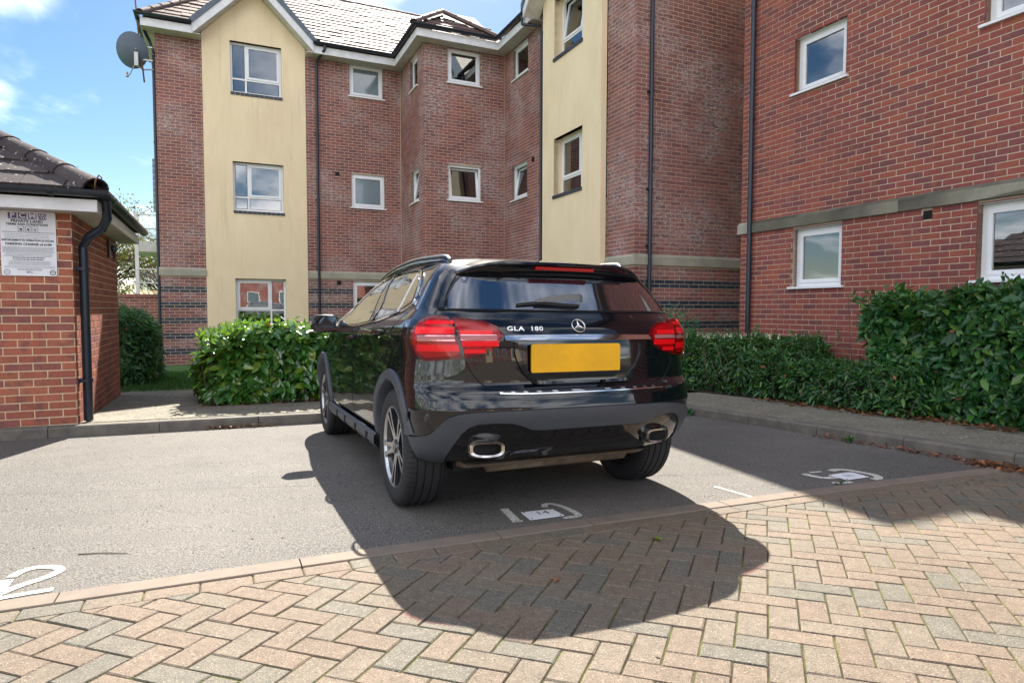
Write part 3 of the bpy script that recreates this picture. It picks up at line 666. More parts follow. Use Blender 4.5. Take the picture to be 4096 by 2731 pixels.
def gutter(root, base, pts, r=.058, brackets=True, name='gutter'):
    """half-round gutter along horizontal polyline (rim height given)"""
    pts = [A3(p) for p in pts]; n = 9; th = np.linspace(np.pi, 2 * np.pi, n); rings = []
    for i, p in enumerate(pts):
        d0 = pts[i] - pts[i - 1] if i else pts[1] - pts[0]; d1 = pts[min(i + 1, len(pts) - 1)] - pts[i] if i < len(pts) - 1 else d0
        d0 = d0 / np.linalg.norm(d0); d1 = d1 / np.linalg.norm(d1); t = d0 + d1; t /= np.linalg.norm(t); s_ = A3([t[1], -t[0], 0]); s_ /= np.linalg.norm(s_); k = 1 / max(.4, float(s_ @ A3([d0[1], -d0[0], 0])))
        rings.append([p + s_ * r * k * math.cos(a) + A3([0, 0, 1]) * r * 1.1 * math.sin(a) for a in th] + [p + s_ * (r - .008) * k * math.cos(a) + A3([0, 0, 1]) * (r - .008) * 1.1 * math.sin(a) + A3([0, 0, .001]) for a in th[::-1]])
    m_ = 2 * n; v = [x for R in rings for x in R]; f = [(i * m_ + j, i * m_ + (j + 1) % m_, (i + 1) * m_ + (j + 1) % m_, (i + 1) * m_ + j) for i in range(len(pts) - 1) for j in range(m_)] + [tuple(range(m_))[::-1], tuple((len(pts) - 1) * m_ + j for j in range(m_))]
    mb = MB(); mb.add(v, f)
    for i in range(len(pts) - 1):
        L = np.linalg.norm(pts[i + 1] - pts[i]); k = int(L / .9)
        for j in range(k + 1):
            c = pts[i] + (pts[i + 1] - pts[i]) * ((j + .5) / (k + 1)); t = (pts[i + 1] - pts[i]) / L; s_ = A3([t[1], -t[0], 0])
            q = [c + t * w_ + s_ * (r + .006) * math.cos(a) + A3([0, 0, 1]) * (r + .006) * 1.1 * math.sin(a) for w_ in (-.02, .02) for a in th]; mb.add(q, [(a, a + 1, n + a + 1, n + a) for a in range(n - 1)])
    return mb.build(name, M_black, root, mw=Matrix.Translation(-Vector(base)), smooth=True, angle=50)
def downpipe(root, base, pts, r=.034, clips=(), w=None, name='downpipe'):
    mb = MB(); mb.tube(pts, r, 12)
    for z in clips:
        p = A3(pts[-1]); q = A3([p[0], p[1], z]); mb.lathe([(r, -.02), (r + .008, -.02), (r + .008, .02), (r, .02)], 12, 'z', q)
        if w: mb.box(q[0] - (.07 if w.k == 'V' else .0), q[0] + (.0 if w.k == 'V' else .04), q[1] - .008, q[1] + (.05 if w.k == 'V' else .012), z - .012, z + .012)
    return mb.build(name, M_black, root, mw=Matrix.Translation(-Vector(base)), smooth=True, angle=40)
def band(root, base, w, a0, a1, z0, z1, joints, proud=.045, name='string_course_stone', ends=True):
    js = [a0] + [j for j in joints if a0 < j < a1] + [a1]
    for i in range(len(js) - 1):
        p, q = js[i] + .002, js[i + 1] - .002; mb = MB()
        P = [(p, z0, -.03), (q, z0, -.03), (q, z0, proud), (p, z0, proud), (p, z1 - .035, proud), (q, z1 - .035, proud), (p, z1 + .012, -.0), (q, z1 + .012, -.0), (p, z1 + .012, -.03), (q, z1 + .012, -.03)]
        mb.add([w.pt(*x) for x in P], [(0, 1, 2, 3), (3, 2, 5, 4), (4, 5, 7, 6), (6, 7, 9, 8), (0, 3, 4, 6, 8), (1, 9, 7, 5, 2)])
        mb.build(name, M_stone, root, mw=Matrix.Translation(-Vector(base)))

# ------------------------------------------------------------------ building 1: apartments at the back
base = (2.0, 17.35, -.45)
BLK = empty('apartment_building', MBLD @ Matrix.Translation(base), label='three-storey red brick apartment block with cream gabled bays behind the car', cat='apartment building')
INV = Matrix.Translation(-Vector(base))
W1, WB, WS, WU, WF, WC = Wall('V', 17.35), Wall('V', 15.2), Wall('U', 4.56), Wall('U', 6.7), Wall('V', 9.46), Wall('U', 6.56)
TOP = 7.56; ZB = -.6; ZT = 8.75
isblue = lambda z: any(t - .15 < z < t for t in (1.60, 1.225, .85, .475, .10))
def mg(h, e=0): return h
hW1 = [(3.19, 4.07, 6.68, 7.52), (3.215, 4.10, 3.77, 4.65), (3.23, 4.10, .93, 1.80), (-.305, 2.07, -1, 9), (2.80, 2.90, 4.56, 4.66)]
hB = [(5.18, 6.04, 6.64, 7.48), (5.19, 6.06, 3.78, 4.65), (5.19, 6.06, .93, 1.8)]
hS = [(15.72, 16.37, 6.64, 7.42), (15.66, 16.35, 3.78, 4.60)]
hU = [(13.82, 14.66, 6.70, 7.45), (13.85, 14.72, 3.77, 4.61), (10.38, 12.78, -1, 9.2), (13.46, 13.57, 4.5, 4.62)]
br = course_bricks(W1, -1.30, 4.54, ZB, TOP, hW1 + [(-2, 8, 1.86, 2.05)], blue=isblue)
br += course_bricks(WB, 4.56, 6.69, ZB, TOP, hB + [(-2, 8, 1.86, 2.05)], blue=isblue, phase=.11)
br += course_bricks(WS, 15.2, 17.34, ZB, TOP, hS + [(0, 20, 1.86, 2.05)], blue=isblue, phase=.05)
br += course_bricks(WU, 9.47, 15.19, ZB, TOP, hU + [(0, 20, 1.86, 2.05)], blue=isblue, phase=.02)
br += course_bricks(WU, 9.47, 10.38, TOP, ZT, [], phase=.02)
br += course_bricks(WF, 6.70, 9.4, ZB, ZT, [(0, 20, 1.86, 2.05)], blue=isblue, phase=.06)
mb = MB()
for w, a0, a1, h, t in ((W1, -1.30, 4.56, hW1, TOP + .1), (WB, 4.567, 6.80, hB, TOP + .1), (WS, 15.21, 17.34, hS, TOP + .1), (WU, 9.467, 15.19, hU, TOP + .1), (WU, 9.467, 10.38, [], ZT), (WF, 6.707, 9.4, [], ZT)):
    backing(mb, w, a0, a1, ZB if t == TOP + .1 or w is WF else TOP + .1, t, h)
mb.box(-1.29, -1.20, 17.36, 24, ZB, 7.6); mb.box(-1.25, 16, 24, 24.1, ZB, 8); mb.box(15.9, 16, 9.5, 24, ZB, 8)
mb.build('wall', M_mortar, BLK, mw=INV)
emit_bricks(BLK, base, br, M_brickA)
# cream rendered panels
mb = MB(); hole = [(.31, 1.50, 6.385, 7.61), (.325, 1.51, 3.50, 4.70), (.335, 1.53, .62, 1.82)]
backing(mb, W1, -.31, 2.07, ZB, 7.5, hole, d=.012)
A_ = .88; mb.prism([(-.31, 7.5), (.31, 7.5), (.31, 8.32), (-.31, 7.69)], 17.338, 17.45, lambda a, b, w: (a, w, b)); mb.prism([(1.50, 7.5), (2.07, 7.5), (2.07, 7.69), (1.50, 8.26)], 17.338, 17.45, lambda a, b, w: (a, w, b))
mb.prism([(.31, 7.61), (1.50, 7.61), (1.50, 8.26), (A_, 8.88), (.31, 8.32)], 17.338, 17.45, lambda a, b, w: (a, w, b))
o = mb.build('render_panel', M_render, BLK, mw=INV)
mb = MB(); holeC = [(11.06, 12.25, 6.385, 7.61), (11.06, 12.25, 3.50, 4.70)]
backing(mb, WC, 10.38, 12.78, ZB, 7.5, holeC, d=.0)
for P in ([(10.38, 7.5), (11.06, 7.5), (11.06, 8.36), (10.38, 7.69)], [(12.25, 7.5), (12.78, 7.5), (12.78, 7.69), (12.25, 8.22)], [(11.06, 7.61), (12.25, 7.61), (12.25, 8.22), (11.58, 8.88), (11.06, 8.36)]): mb.prism(P, 6.56, 6.68, lambda a, b, w: (w, a, b))
mb.build('render_panel', M_render, BLK, mw=INV)
L2 = [(0, .28, 0, .27, 0), (.28, 1, 0, .27, 0), (0, .28, .27, 1, 0), (.28, 1, .27, 1, 1)]
L2r = [(0, .72, 0, .33, 0), (.72, 1, 0, .33, 0), (0, .72, .33, 1, 1), (.72, 1, .33, 1, 0)]
L1 = [(0, 1, 0, 1, 1)]
for (h, lay, bk, bl) in ((hole[0], L2, 'curtain', 0), (hole[1], L2, 'room', 1), (hole[2], L2r, 'room', 0)):
    f = window(BLK, base, W1, *h, lay, reveal=.11, sill=False, m_rev=M_render, back=bk, blind=bool(bl))
    if h[2] > 1:
        for i in range(11):
            mb = MB(); x = h[0] + .0 + i * (h[1] - h[0] + .02) / 11; W1.box(mb, x, x + .102, h[2] - .07, h[2] - .004, -.1, .035); mb.build('sill_brick', M_blue, f)
for (h, lay, op) in ((holeC[0], L2, True), (holeC[1], L2, False)):
    f = window(BLK, base, WC, *h, [(0, 1, 0, .27, 0), (0, 1, .27, 1, 1)] if 0 else lay, reveal=.20, sill=False, m_rev=M_render, open_=op, back='curtain')
    for i in range(12):
        mb = MB(); x = h[0] + i * (h[1] - h[0] + .02) / 12; WC.box(mb, x, x + .095, h[2] - .07, h[2] - .004, -.19, .03); mb.build('sill_brick', M_blue, f)
for w, hs_, phs in ((W1, hW1[:3], (1, 1, 0)), (WB, hB, (0, 0, 0)), (WS, hS, (0, 0)), (WU, hU[:2], (0, 0))):
    for i, h in enumerate(hs_):
        window(BLK, base, w, *h, L1, reveal=.05 if w.k == 'V' else .07, m_rev=M_brickA, obscure=bool(phs[i]), open_=(w is not W1 and i == 1), back='curtain' if (w is WB and i == 1) else 'room', blind=(w is WS and i == 0))
for w, a, z in ((W1, 2.85, 4.61), (W1, 2.86, 1.76), (WU, 13.515, 4.56)):
    mb = MB(); w.box(mb, a - .055, a + .055, z - .055, z + .055, -.02, .02)
    for k in range(5): w.box(mb, a - .045, a + .045, z - .04 + k * .018, z - .033 + k * .018, .02, .028)
    mb.build('air_vent', M_dark, BLK, mw=INV)
band(BLK, base, W1, -1.33, -.31, 1.86, 2.045, [-1.05]); band(BLK, base, W1, 2.075, 4.51, 1.86, 2.045, [2.95, 3.85])
band(BLK, base, WB, 4.52, 6.65, 1.86, 2.045, [5.4, 6.3]); band(BLK, base, WS, 15.16, 17.3, 1.86, 2.045, [16.1]); band(BLK, base, WU, 12.79, 15.15, 1.86, 2.045, [13.9]); band(BLK, base, WU, 9.42, 10.37, 1.86, 2.045, [9.75]); band(BLK, base, WF, 6.655, 9.4, 1.86, 2.045, [7.05, 7.86, 8.70])
# fascias, soffits, gutters
FZ0, FZ1 = 7.48, 7.66
for b_ in ((-1.55, -.49, 16.94, 16.965), (2.25, 4.33, 16.94, 16.965), (4.30, 4.325, 14.85, 16.94), (4.325, 6.40, 14.85, 14.875), (6.375, 6.40, 12.98, 14.85), (-1.55, -1.525, 16.965, 24)):
    mb = MB(); mb.box(*b_, FZ0, FZ1); mb.build('fascia', M_fascia, BLK, mw=INV)
for b_ in ((-1.52, -.32, 16.965, 17.338, 7.49, 7.505), (2.08, 4.56, 16.965, 17.345, 7.49, 7.505), (4.325, 4.555, 15.2, 16.965, 7.491, 7.506), (4.325, 6.4, 14.875, 15.195, 7.49, 7.505), (6.4, 6.695, 12.98, 15.19, 7.491, 7.506), (-1.52, -1.3, 17.338, 24, 7.49, 7.505)):
    mb = MB(); mb.box(*b_); mb.build('soffit', M_soffit, BLK, mw=INV)
gutter(BLK, base, [(-1.62, 20, 7.74), (-1.62, 16.87, 7.74), (-.50, 16.87, 7.74)]); gutter(BLK, base, [(2.22, 16.87, 7.74), (4.235, 16.87, 7.74), (4.235, 14.78, 7.74), (6.31, 14.78, 7.74), (6.31, 13.05, 7.74)])
downpipe(BLK, base, [(2.50, 16.87, 7.68), (2.50, 16.87, 7.58), (2.36, 17.24, 7.42), (2.345, 17.28, 7.3), (2.345, 17.28, -.4)], clips=(5.6, 3.9, 2.15, .6), w=W1)
downpipe(BLK, base, [(6.31, 13.35, 7.68), (6.32, 13.35, 7.5), (6.60, 13.0, 7.38), (6.62, 12.97, 7.25), (6.62, 12.97, -.4)], clips=(5.6, 3.9, 2.2, .6), w=WU)
downpipe(BLK, base, [(6.985, 9.40, 9.4), (6.985, 9.40, -.3)], clips=(6.9, 4.9, 3.2, 2.2, .9), w=WF, r=.036)
downpipe(BLK, base, [(-1.60, 17.1, 7.66), (-1.42, 17.45, 7.35), (-1.34, 17.45, 7.1), (-1.34, 17.45, -.5)], clips=(5, 2.6, .8), w=None, r=.036)
# bargeboards and verge tiles of the two gables
def gable(kind, ax, apex_z, half, pl, back_to):
    f = (lambda a, z, d: (a, pl + d, z)) if kind == 'V' else (lambda a, z, d: (pl + d, a, z))
    lo = apex_z - half * 1.0
    for s_ in (-1, 1):
        mb = MB(); P = [(ax, apex_z), (ax + s_ * half, lo), (ax + s_ * (half + .02), lo + .0), (ax + s_ * (half + .02), lo + .21), (ax, apex_z + .22)]
        mb.prism(P, 0, .025, lambda a, b, w: f(a, b, w)); mb.build('bargeboard', M_fascia, BLK, mw=INV)
        n = 7; dx = (half + .06) / n
        for i in range(n):
            mb = MB(); a0, a1 = ax + s_ * dx * i, ax + s_ * dx * (i + 1.03); z0, z1 = apex_z + .225 - dx * i, apex_z + .225 - dx * (i + 1.03)
            v = [f(a0, z0, -.03), f(a1, z1, -.03), f(a1, z1, .28), f(a0, z0, .28), f(a0, z0 + .16 + .01 * (i % 2), -.03), f(a1, z1 + .15, -.03), f(a1, z1 + .15, .28), f(a0, z0 + .16 + .01 * (i % 2), .28)]
            mb.hexa(v); mb.build('verge_tile', M_verge, BLK, mw=INV)
        mb = MB(); mb.add([f(ax, apex_z + .22, .0), f(ax + s_ * (half + .05), lo + .19, 0), f(ax + s_ * (half + .05), lo + .19, back_to), f(ax, apex_z + .22, back_to)], [(0, 1, 2, 3)]); mb.add([f(ax, apex_z + .02, .03), f(ax + s_ * half, lo + .02, .03), f(ax + s_ * half, lo + .02, .4), f(ax, apex_z + .02, .4)], [(0, 1, 2, 3)]); mb.build('gable_roof', M_soffit, BLK, mw=INV)
gable('V', .88, 8.87, 1.37, 16.94, 3.4); gable('U', 11.58, 8.87, 1.40, 6.17, 3.4)
# main roofs
PT = math.radians(35); up = (0, math.cos(PT), math.sin(PT)); RS = 16; GA = .345
Z0 = 7.72
def clipW(p): return not (-.55 < p[0] < 2.25 and p[2] < 8.95 - abs(p[0] - .88) + .28) and not (p[0] > 4.35 + max(0, p[2] - Z0) * 0 and p[1] < 17.0)
mb = MB(); tp = math.tan(PT); zq = lambda v: Z0 - .04 + (v - 16.92) * tp
mb.add([(2.26, 16.92, zq(16.92)), (9, 16.92, zq(16.92)), (9, 17.47, zq(17.47)), (2.26, 17.47, zq(17.47))], [(0, 1, 2, 3)]); mb.add([(-1.5, 16.92, zq(16.92)), (-.5, 16.92, zq(16.92)), (-.5, 17.47, zq(17.47)), (-1.2, 17.47, zq(17.47))], [(0, 1, 2, 3)])
mb.add([(-1.2, 17.47, zq(17.47)), (9, 17.47, zq(17.47)), (9, 21.7, zq(21.7)), (1.3, 21.7, zq(21.7))], [(0, 1, 2, 3)])
mb.add([(4.25, 14.82, Z0 - .04), (6.35, 14.82, Z0 - .04), (6.35, 16.4, Z0 + 1.15), (5.3, 16.4, Z0 + 1.15)], [(0, 1, 2, 3)])
mb.add([(4.22, 16.9, Z0 - .04), (4.22, 14.8, Z0 - .04), (5.35, 16.0, Z0 + .9), (5.35, 18.0, Z0 + .9)], [(0, 1, 2, 3)])
mb.add([(6.3, 15.0, Z0 - .04), (6.3, 13.0, Z0 - .04), (6.72, 13.0, Z0 + .28), (6.72, 15.0, Z0 + .28)], [(0, 1, 2, 3)]); mb.add([(6.72, 15.0, Z0 + .28), (6.72, 9.0, Z0 + .28), (9.3, 9, Z0 + 1.2), (9.3, 18, Z0 + 1.2)], [(0, 1, 2, 3)])
mb.add([(9.3, 9, Z0 + 1.2), (9.3, 24, Z0 + 1.2), (15, 24, Z0), (15, 9, Z0)], [(0, 1, 2, 3)]); mb.add([(1.2, 21.72, zq(21.7)), (9, 21.72, zq(21.7)), (9, 26.5, Z0), (-1.5, 26.5, Z0)], [(0, 1, 2, 3)]); mb.add([(-1.5, 16.92, Z0 - .04), (1.2, 21.7, zq(21.7)), (-1.5, 26.5, Z0)], [(0, 1, 2)])
mb.build('roof', M_tile, BLK, mw=INV)
RR = 17
def hipL(p): return p[0] > -1.55 + (p[1] - 16.9) * .55
tiled_slope(BLK, base, (-1.55, 16.90, Z0 - .02), (8.6, 16.90, Z0 - .02), up, RR, GA, .33, M_tile, 300, clipf=clipW, lim=lambda t: (t * math.cos(PT) * .55, 99), thick=.022)
hip = lambda p: p[0] > 4.24 + (p[1] - 14.8) * .95 and p[0] < 6.45 - 0 * (p[1] - 14.8)
tiled_slope(BLK, base, (4.24, 14.80, Z0 - .02), (6.42, 14.80, Z0 - .02), up, 4, .345, .33, M_tile, 60, lim=lambda t: (t * .8 * .93, 2.18 - t * .8 * .93), thick=.022)
zr = Z0 + RR * GA * math.sin(PT); vr = 16.9 + RR * GA * math.cos(PT)
ridge_caps(BLK, base, (1.2, vr + .03, zr + .0), (9, vr + .03, zr + .0), M_tile, r=.10); ridge_caps(BLK, base, (4.2, 14.78, Z0 + .03), (5.28, 15.9, Z0 + .92), M_tile, r=.10); ridge_caps(BLK, base, (6.4, 14.78, Z0 + .03), (5.28, 15.9, Z0 + .92), M_tile, r=.10); ridge_caps(BLK, base, (-1.55, 16.88, Z0 + .03), (1.2, vr, zr + .03), M_tile, r=.10)
# higher block: unseen board on top, placed to cast the shadow edge on the yard
mb = MB(); mb.box(6.66, 12, 9.42, 12.0, ZT, ZT + .03)
mb.build('unseen_shadow_board', M_fascia, BLK, mw=INV)

# ------------------------------------------------------------------ building 2: brick wing on the right
base = (7.66, 4.0, -.1)
WNG = empty('apartment_wing', MBLD @ Matrix.Translation(base), label='red brick apartment wing along the right side, behind the tall hedge', cat='apartment building')
INV = Matrix.Translation(-Vector(base)); WR = Wall('U', 7.656); WE = Wall('V', 7.82)
hR = [(6.05, 6.87, 1.395, 2.235), (6.06, 6.90, 4.19, 4.98), (3.10, 4.35, 1.39, 2.235), (3.10, 4.35, 4.17, 4.98), (.6, 1.6, 1.39, 2.235), (.6, 1.6, 4.17, 4.98), (4.85, 4.95, 2.14, 2.24), (4.2, 7.0, 7.0, 7.8)]
hb = [(-9, 9, 2.265, 2.445)]
br = course_bricks(WR, -3, 7.90, -.4, 8.4, hR + hb, zref=-.36, phase=.03)
mb = MB(); backing(mb, WR, -3, 7.895, -.4, 8.4, hR, d=-.0045); mb.box(7.79, 13, 7.80, 7.89, -.4, 8.4); mb.box(7.9, 13, -3.1, -3, -.4, 8.4)
mb.build('wall', M_mortarB, WNG, mw=INV)
emit_bricks(WNG, base, br, M_brickB)
for i, h in enumerate(hR[:6]): window(WNG, base, WR, *h, L1, reveal=.10, m_rev=M_brickB, blind=(h[2] < 3), back='room', fw_=.06)
window(WNG, base, WR, *hR[7], L1, reveal=.10, m_rev=M_brickB)
mb = MB(); WR.box(mb, 4.85, 4.95, 2.14, 2.24, -.02, .012)
for k in range(7): WR.box(mb, 4.858, 4.942, 2.148 + k * .0125, 2.154 + k * .0125, .012, .02)
mb.build('air_vent', M_dark, WNG, mw=INV)
band(WNG, base, WR, -3, 7.94, 2.27, 2.44, [7.72, 6.98, 6.11, 5.245, 4.39, 3.5, 2.6, 1.7, .8, -.1, -1, -2], proud=.04)
downpipe(WNG, base, [(7.60, 7.66, 8.4), (7.60, 7.66, -.1)], clips=(5.75, 4.05, 2.62), w=WR, r=.037)
mb = MB(); mb.box(7.3, 13, -3.3, 8.1, 8.4, 8.6); mb.add([(7.2, -3.3, 8.6), (7.2, 8.2, 8.6), (10.2, 8.2, 10.6), (10.2, -3.3, 10.6)], [(0, 1, 2, 3)]); mb.build('roof', M_tile, WNG, mw=INV)

# ------------------------------------------------------------------ bin store at the left
base = (-3.0, 8.8, -.1)
BIN = empty('bin_store', MBLD @ Matrix.Translation(base), label='small orange brick outbuilding with hipped tiled roof at the left edge', cat='outbuilding')
INV = Matrix.Translation(-Vector(base)); BF, BR = Wall('V', 7.35), Wall('R', -1.287)
br = course_bricks(BF, -5.5, -1.289, -.06, 2.0, [], zref=-.66, phase=-1.289 + .0) + course_bricks(BR, 7.362, 10.22, -.135, 2.0, [], zref=-.66, phase=7.35 + .1025)
mb = MB(); backing(mb, BF, -5.5, -1.297, -.2, 2.0, [], d=-.005); backing(mb, BR, 7.36, 10.22, -.2, 2.0, [], d=-.005); mb.box(-5.5, -1.45, 10.1, 10.2, -.2, 2.0); mb.box(-5.5, -5.4, 7.5, 10.2, -.2, 2.0)
mb.build('wall', M_mortarC, BIN, mw=INV); emit_bricks(BIN, base, br, M_brickC)
EU, EV = -1.04, 7.10
for b_, m_, nm in (((-5.8, EU, EV, EV + .02, 1.965, 2.075), M_fascia, 'fascia'), ((EU - .02, EU, EV + .02, 10.45, 1.965, 2.075), M_fascia, 'fascia'), ((-5.8, EU - .02, EV + .02, 7.345, 1.97, 1.985), M_soffit, 'soffit'), ((-1.285, EU - .02, 7.345, 10.45, 1.97, 1.985), M_soffit, 'soffit')):
    mb = MB(); mb.box(*b_); mb.build(nm, m_, BIN, mw=INV)
gutter(BIN, base, [(-5.8, EV - .06, 2.15), (EU + .06, EV - .06, 2.15), (EU + .06, 10.5, 2.15)], r=.055)
downpipe(BIN, base, [(EU + .05, 7.28, 2.10), (EU + .05, 7.30, 1.93), (EU + .0, 7.36, 1.84), (-1.17, 7.44, 1.76), (-1.225, 7.50, 1.66), (-1.225, 7.50, -.05)], clips=(1.45, .35), w=None, r=.042)
mb = MB()
for z in (1.45, .35): mb.box(-1.287, -1.21, 7.44, 7.47, z - .012, z + .012); mb.box(-1.287, -1.275, 7.40, 7.50, z - .025, z + .025)
mb.build('pipe_clip', M_black, BIN, mw=INV)
PB = math.radians(31); TB = math.tan(PB)
mb = MB(); Zb = 2.13; mb.add([(-6, EV - .03, Zb), (EU + .03, EV - .03, Zb), (EU - 1.65, EV + 1.68, Zb + 1.68 * TB), (-6, EV + 1.68, Zb + 1.68 * TB)], [(0, 1, 2, 3)]); mb.add([(EU + .03, EV - .03, Zb), (EU + .03, 10.5, Zb), (EU - 1.65, 10.5 - 1.68, Zb + 1.68 * TB), (EU - 1.65, EV + 1.68, Zb + 1.68 * TB)], [(0, 1, 2, 3)]); mb.add([(-6, 10.5, Zb), (EU + .03, 10.5, Zb), (EU - 1.65, 8.8, Zb + 1.68 * TB), (-6, 8.8, Zb + 1.68 * TB)], [(0, 3, 2, 1)])
mb.build('roof', M_tileC, BIN, mw=INV)
upB = (0, math.cos(PB), math.sin(PB))
tiled_slope(BIN, base, (-5.9, EV - .06, Zb), (EU + .02, EV - .06, Zb), upB, 6, .30, .33, M_tileC, 60, lim=lambda t: (0, EU + .02 + 5.9 - t * math.cos(PB)), thick=.028)
tiled_slope(BIN, base, (EU + .06, 10.5, Zb), (EU + .06, EV - .06, Zb), (-math.cos(PB), 0, math.sin(PB)), 6, .30, .33, M_tileC, 40, lim=lambda t: (t * math.cos(PB), 10.5 - EV + .06 - t * math.cos(PB)), thick=.028)
ridge_caps(BIN, base, (EU + .0, EV - .01, Zb + .065), (EU - 1.66, EV + 1.66, Zb + .065 + 1.65 * TB), M_tileC, seg=.42, r=.125, name='hip_tile')
ridge_caps(BIN, base, (EU - 1.66, EV + 1.66, Zb + .06 + 1.65 * TB), (-6, EV + 1.66, Zb + .06 + 1.65 * TB), M_tileC, seg=.44, r=.105)
mb = MB(); mb.tube([(EU - .01, EV - .03, 2.16), (EU + .0, EV - .055, 2.24), (EU + .03, EV - .05, 2.30), (EU + .05, EV - .04, 2.28), (EU + .045, EV - .04, 2.25)], .008, 6); mb.build('hip_iron', M_rust, BIN, mw=INV, smooth=True)
# wall lamp
LMP = empty('wall_lamp', MBLD @ Matrix.Translation((-1.287, 9.43, 1.80)), label='black wall lamp under the eaves of the small brick outbuilding', cat='lamp')
mb = MB(); mb.box(0, .03, -.03, .03, -.10, .12); mb.lathe([(.0, .06), (.03, .06), (.034, .03), (.034, .0), (.028, -.02), (0, -.02)], 12, 'z', (.07, 0, 0)); mb.build('lamp_body', M_black, LMP)
mb = MB(); mb.lathe([(.0, .085), (.045, .08), (.052, .06), (.05, .055), (0, .055)], 14, 'z', (.07, 0, 0)); mb.build('lamp_cap', M_galv, LMP)
mb = MB(); mb.lathe([(.014, -.02), (.012, -.09), (.004, -.14), (0, -.14)], 10, 'z', (.07, 0, 0)); mb.build('sensor', M_black, LMP)
# private land sign
SG = empty('parking_sign', MBLD @ Matrix.Translation((-1.84, 7.345, 1.367)), label='white private land parking terms sign screwed to the outbuilding wall', cat='sign')
SW, SH = .427, .598
mb = MB(); c = []; r = .02
for cx, cz, a0 in ((SW - r, SH - r, 0), (r, SH - r, 90), (r, r, 180), (SW - r, r, 270)):
    for a in np.radians(np.linspace(a0, a0 + 90, 5)): c.append((cx + r * math.cos(a), cz + r * math.sin(a)))
mb.prism(c, 0, -.006, lambda a, b, w: (a, w, b)); mb.build('sign_plate', M_sign, SG)
def stext(s, x, y, size, mat=None, xs=1.0, bold=.002, sp=1.0, name='lettering'):
    me = text_mesh(s, size, bold, xs, sp=sp); me.materials.append(mat or M_ink); o = bpy.data.objects.new(name, me); link(o, SG); o.matrix_local = Matrix.Translation((x * SW, -.0075, SH * (1 - y))) @ Matrix.Rotation(math.pi / 2, 4, 'X')
for ch, x0, x1 in (('P', .145, .30), ('C', .325, .475), ('M', .505, .655), ('', .68, .83)):
    mb = MB(); z1_, z0_ = SH * (1 - .025), SH * (1 - .122); mb.box(x0 * SW, x1 * SW, -.0072, -.006, z0_, z1_); mb.build('print_panel', M_purple, SG)
    mb = MB(); mb.box((x0 + .012) * SW, (x1 - .012) * SW, -.0078, -.0074, z0_ + .006, z0_ + .009)
    if ch: mb.build('underline', M_sign, SG); stext(ch, (x0 + x1) / 2, .068, .062, M_sign, 1.15, .002)
stext('(UK)', .755, .052, .026, M_sign, 1.1, .0008); stext('LTD', .755, .095, .028, M_sign, 1.25, .0008)
stext('PRIVATE LAND', .48, .155, .036, None, 1.02, .0012); stext('TERMS AND CONDITIONS', .48, .205, .027, None, 1.0, .001)
for i, x in enumerate((.37, .5, .62)):
    mb = MB(); a, b = (x - .055) * SW, (x + .055) * SW; z1_, z0_ = SH * (1 - .235), SH * (1 - .31)
    for P in ((a, b, z0_, z0_ + .003), (a, b, z1_ - .003, z1_), (a, a + .003, z0_, z1_), (b - .003, b, z0_, z1_), (a + .01, b - .012, z0_ + .018, z0_ + .026), (a + .018, a + .03, z0_ + .006, z0_ + .018)): mb.box(P[0], P[1], -.0072, -.006, P[2], P[3])
    mb.build('pictogram', M_ink if i < 2 else M_greyink, SG)
def fine(y0, y1, n, x0, x1, m=None, h=.0022):
    mb = MB()
    for i in range(n):
        y = y0 + (y1 - y0) * i / max(1, n - 1); x = x0 + (0 if n > 6 else random.random() * .04); e = x1 - random.random() * .05
        while x < e:
            w_ = random.uniform(.01, .045); mb.box(x * SW, min(e, x + w_) * SW, -.0072, -.006, SH * (1 - y), SH * (1 - y) + h * 1.6); x += w_ + .008
    mb.build('small_print', m or M_greyink, SG)
fine(.33, .34, 1, .02, .97, M_ink, .003); fine(.36, .43, 4, .05, .9, M_greyink, .0025)
stext('ENFORCEMENT IN OPERATION 24 HOURS', .49, .452, .0225, None, .93, .0009); stext('PARKING CHARGE of £100', .5, .51, .030, None, 1.0, .0012)
fine(.555, .64, 11, .03, .97, M_greyink, .0014); fine(.66, .70, 3, .05, .93, M_greyink, .003); fine(.725, .755, 2, .2, .8, M_ink, .005); fine(.78, .83, 4, .12, .9, M_greyink, .0028); fine(.85, .88, 4, .03, .97, M_greyink, .0012); fine(.90, .915, 2, .28, .75, M_greyink, .003)
stext('IPC', .5, .945, .024, M_greyink, 1.4, .001)
for x in (.1, .92):
    mb = MB(); mb.lathe([(.024, 0), (.024, .0012), (.018, .0012), (.018, 0)], 24, 'y', (x * SW, -.0075, SH * .055)); mb.build('emblem_ring', M_ink if x > .5 else M_greyink, SG); stext('PPA' if x > .5 else '24', x, .945, .014, M_ink if x > .5 else M_greyink, 1.0, .0005)

# ------------------------------------------------------------------ satellite dish, aerial mast, balcony block, garden wall
DSH = empty('satellite_dish', MBLD @ Matrix.Translation((-1.34, 17.3, 6.9)), label='grey satellite dish on a wall bracket at the top left corner of the apartment block', cat='satellite dish')
mb = MB(); n = 24; rr = np.linspace(0, 1, 7); v = []; f = []
for i, r in enumerate(rr):
    for k in range(n):
        a = 2 * math.pi * k / n; v.append((r * .33 * math.cos(a), .10 * r * r, r * .40 * math.sin(a)))
v = A3(v); f = [(i * n + k, i * n + (k + 1) % n, (i + 1) * n + (k + 1) % n, (i + 1) * n + k) for i in range(6) for k in range(n)]; nv = len(v); v2 = v + A3([0, -.012, 0])
mb.add(np.concatenate([v, v2]), f + [tuple(x + nv for x in q[::-1]) for q in f] + [(6 * n + k, 6 * n + (k + 1) % n, nv + 6 * n + (k + 1) % n, nv + 6 * n + k) for k in range(n)])
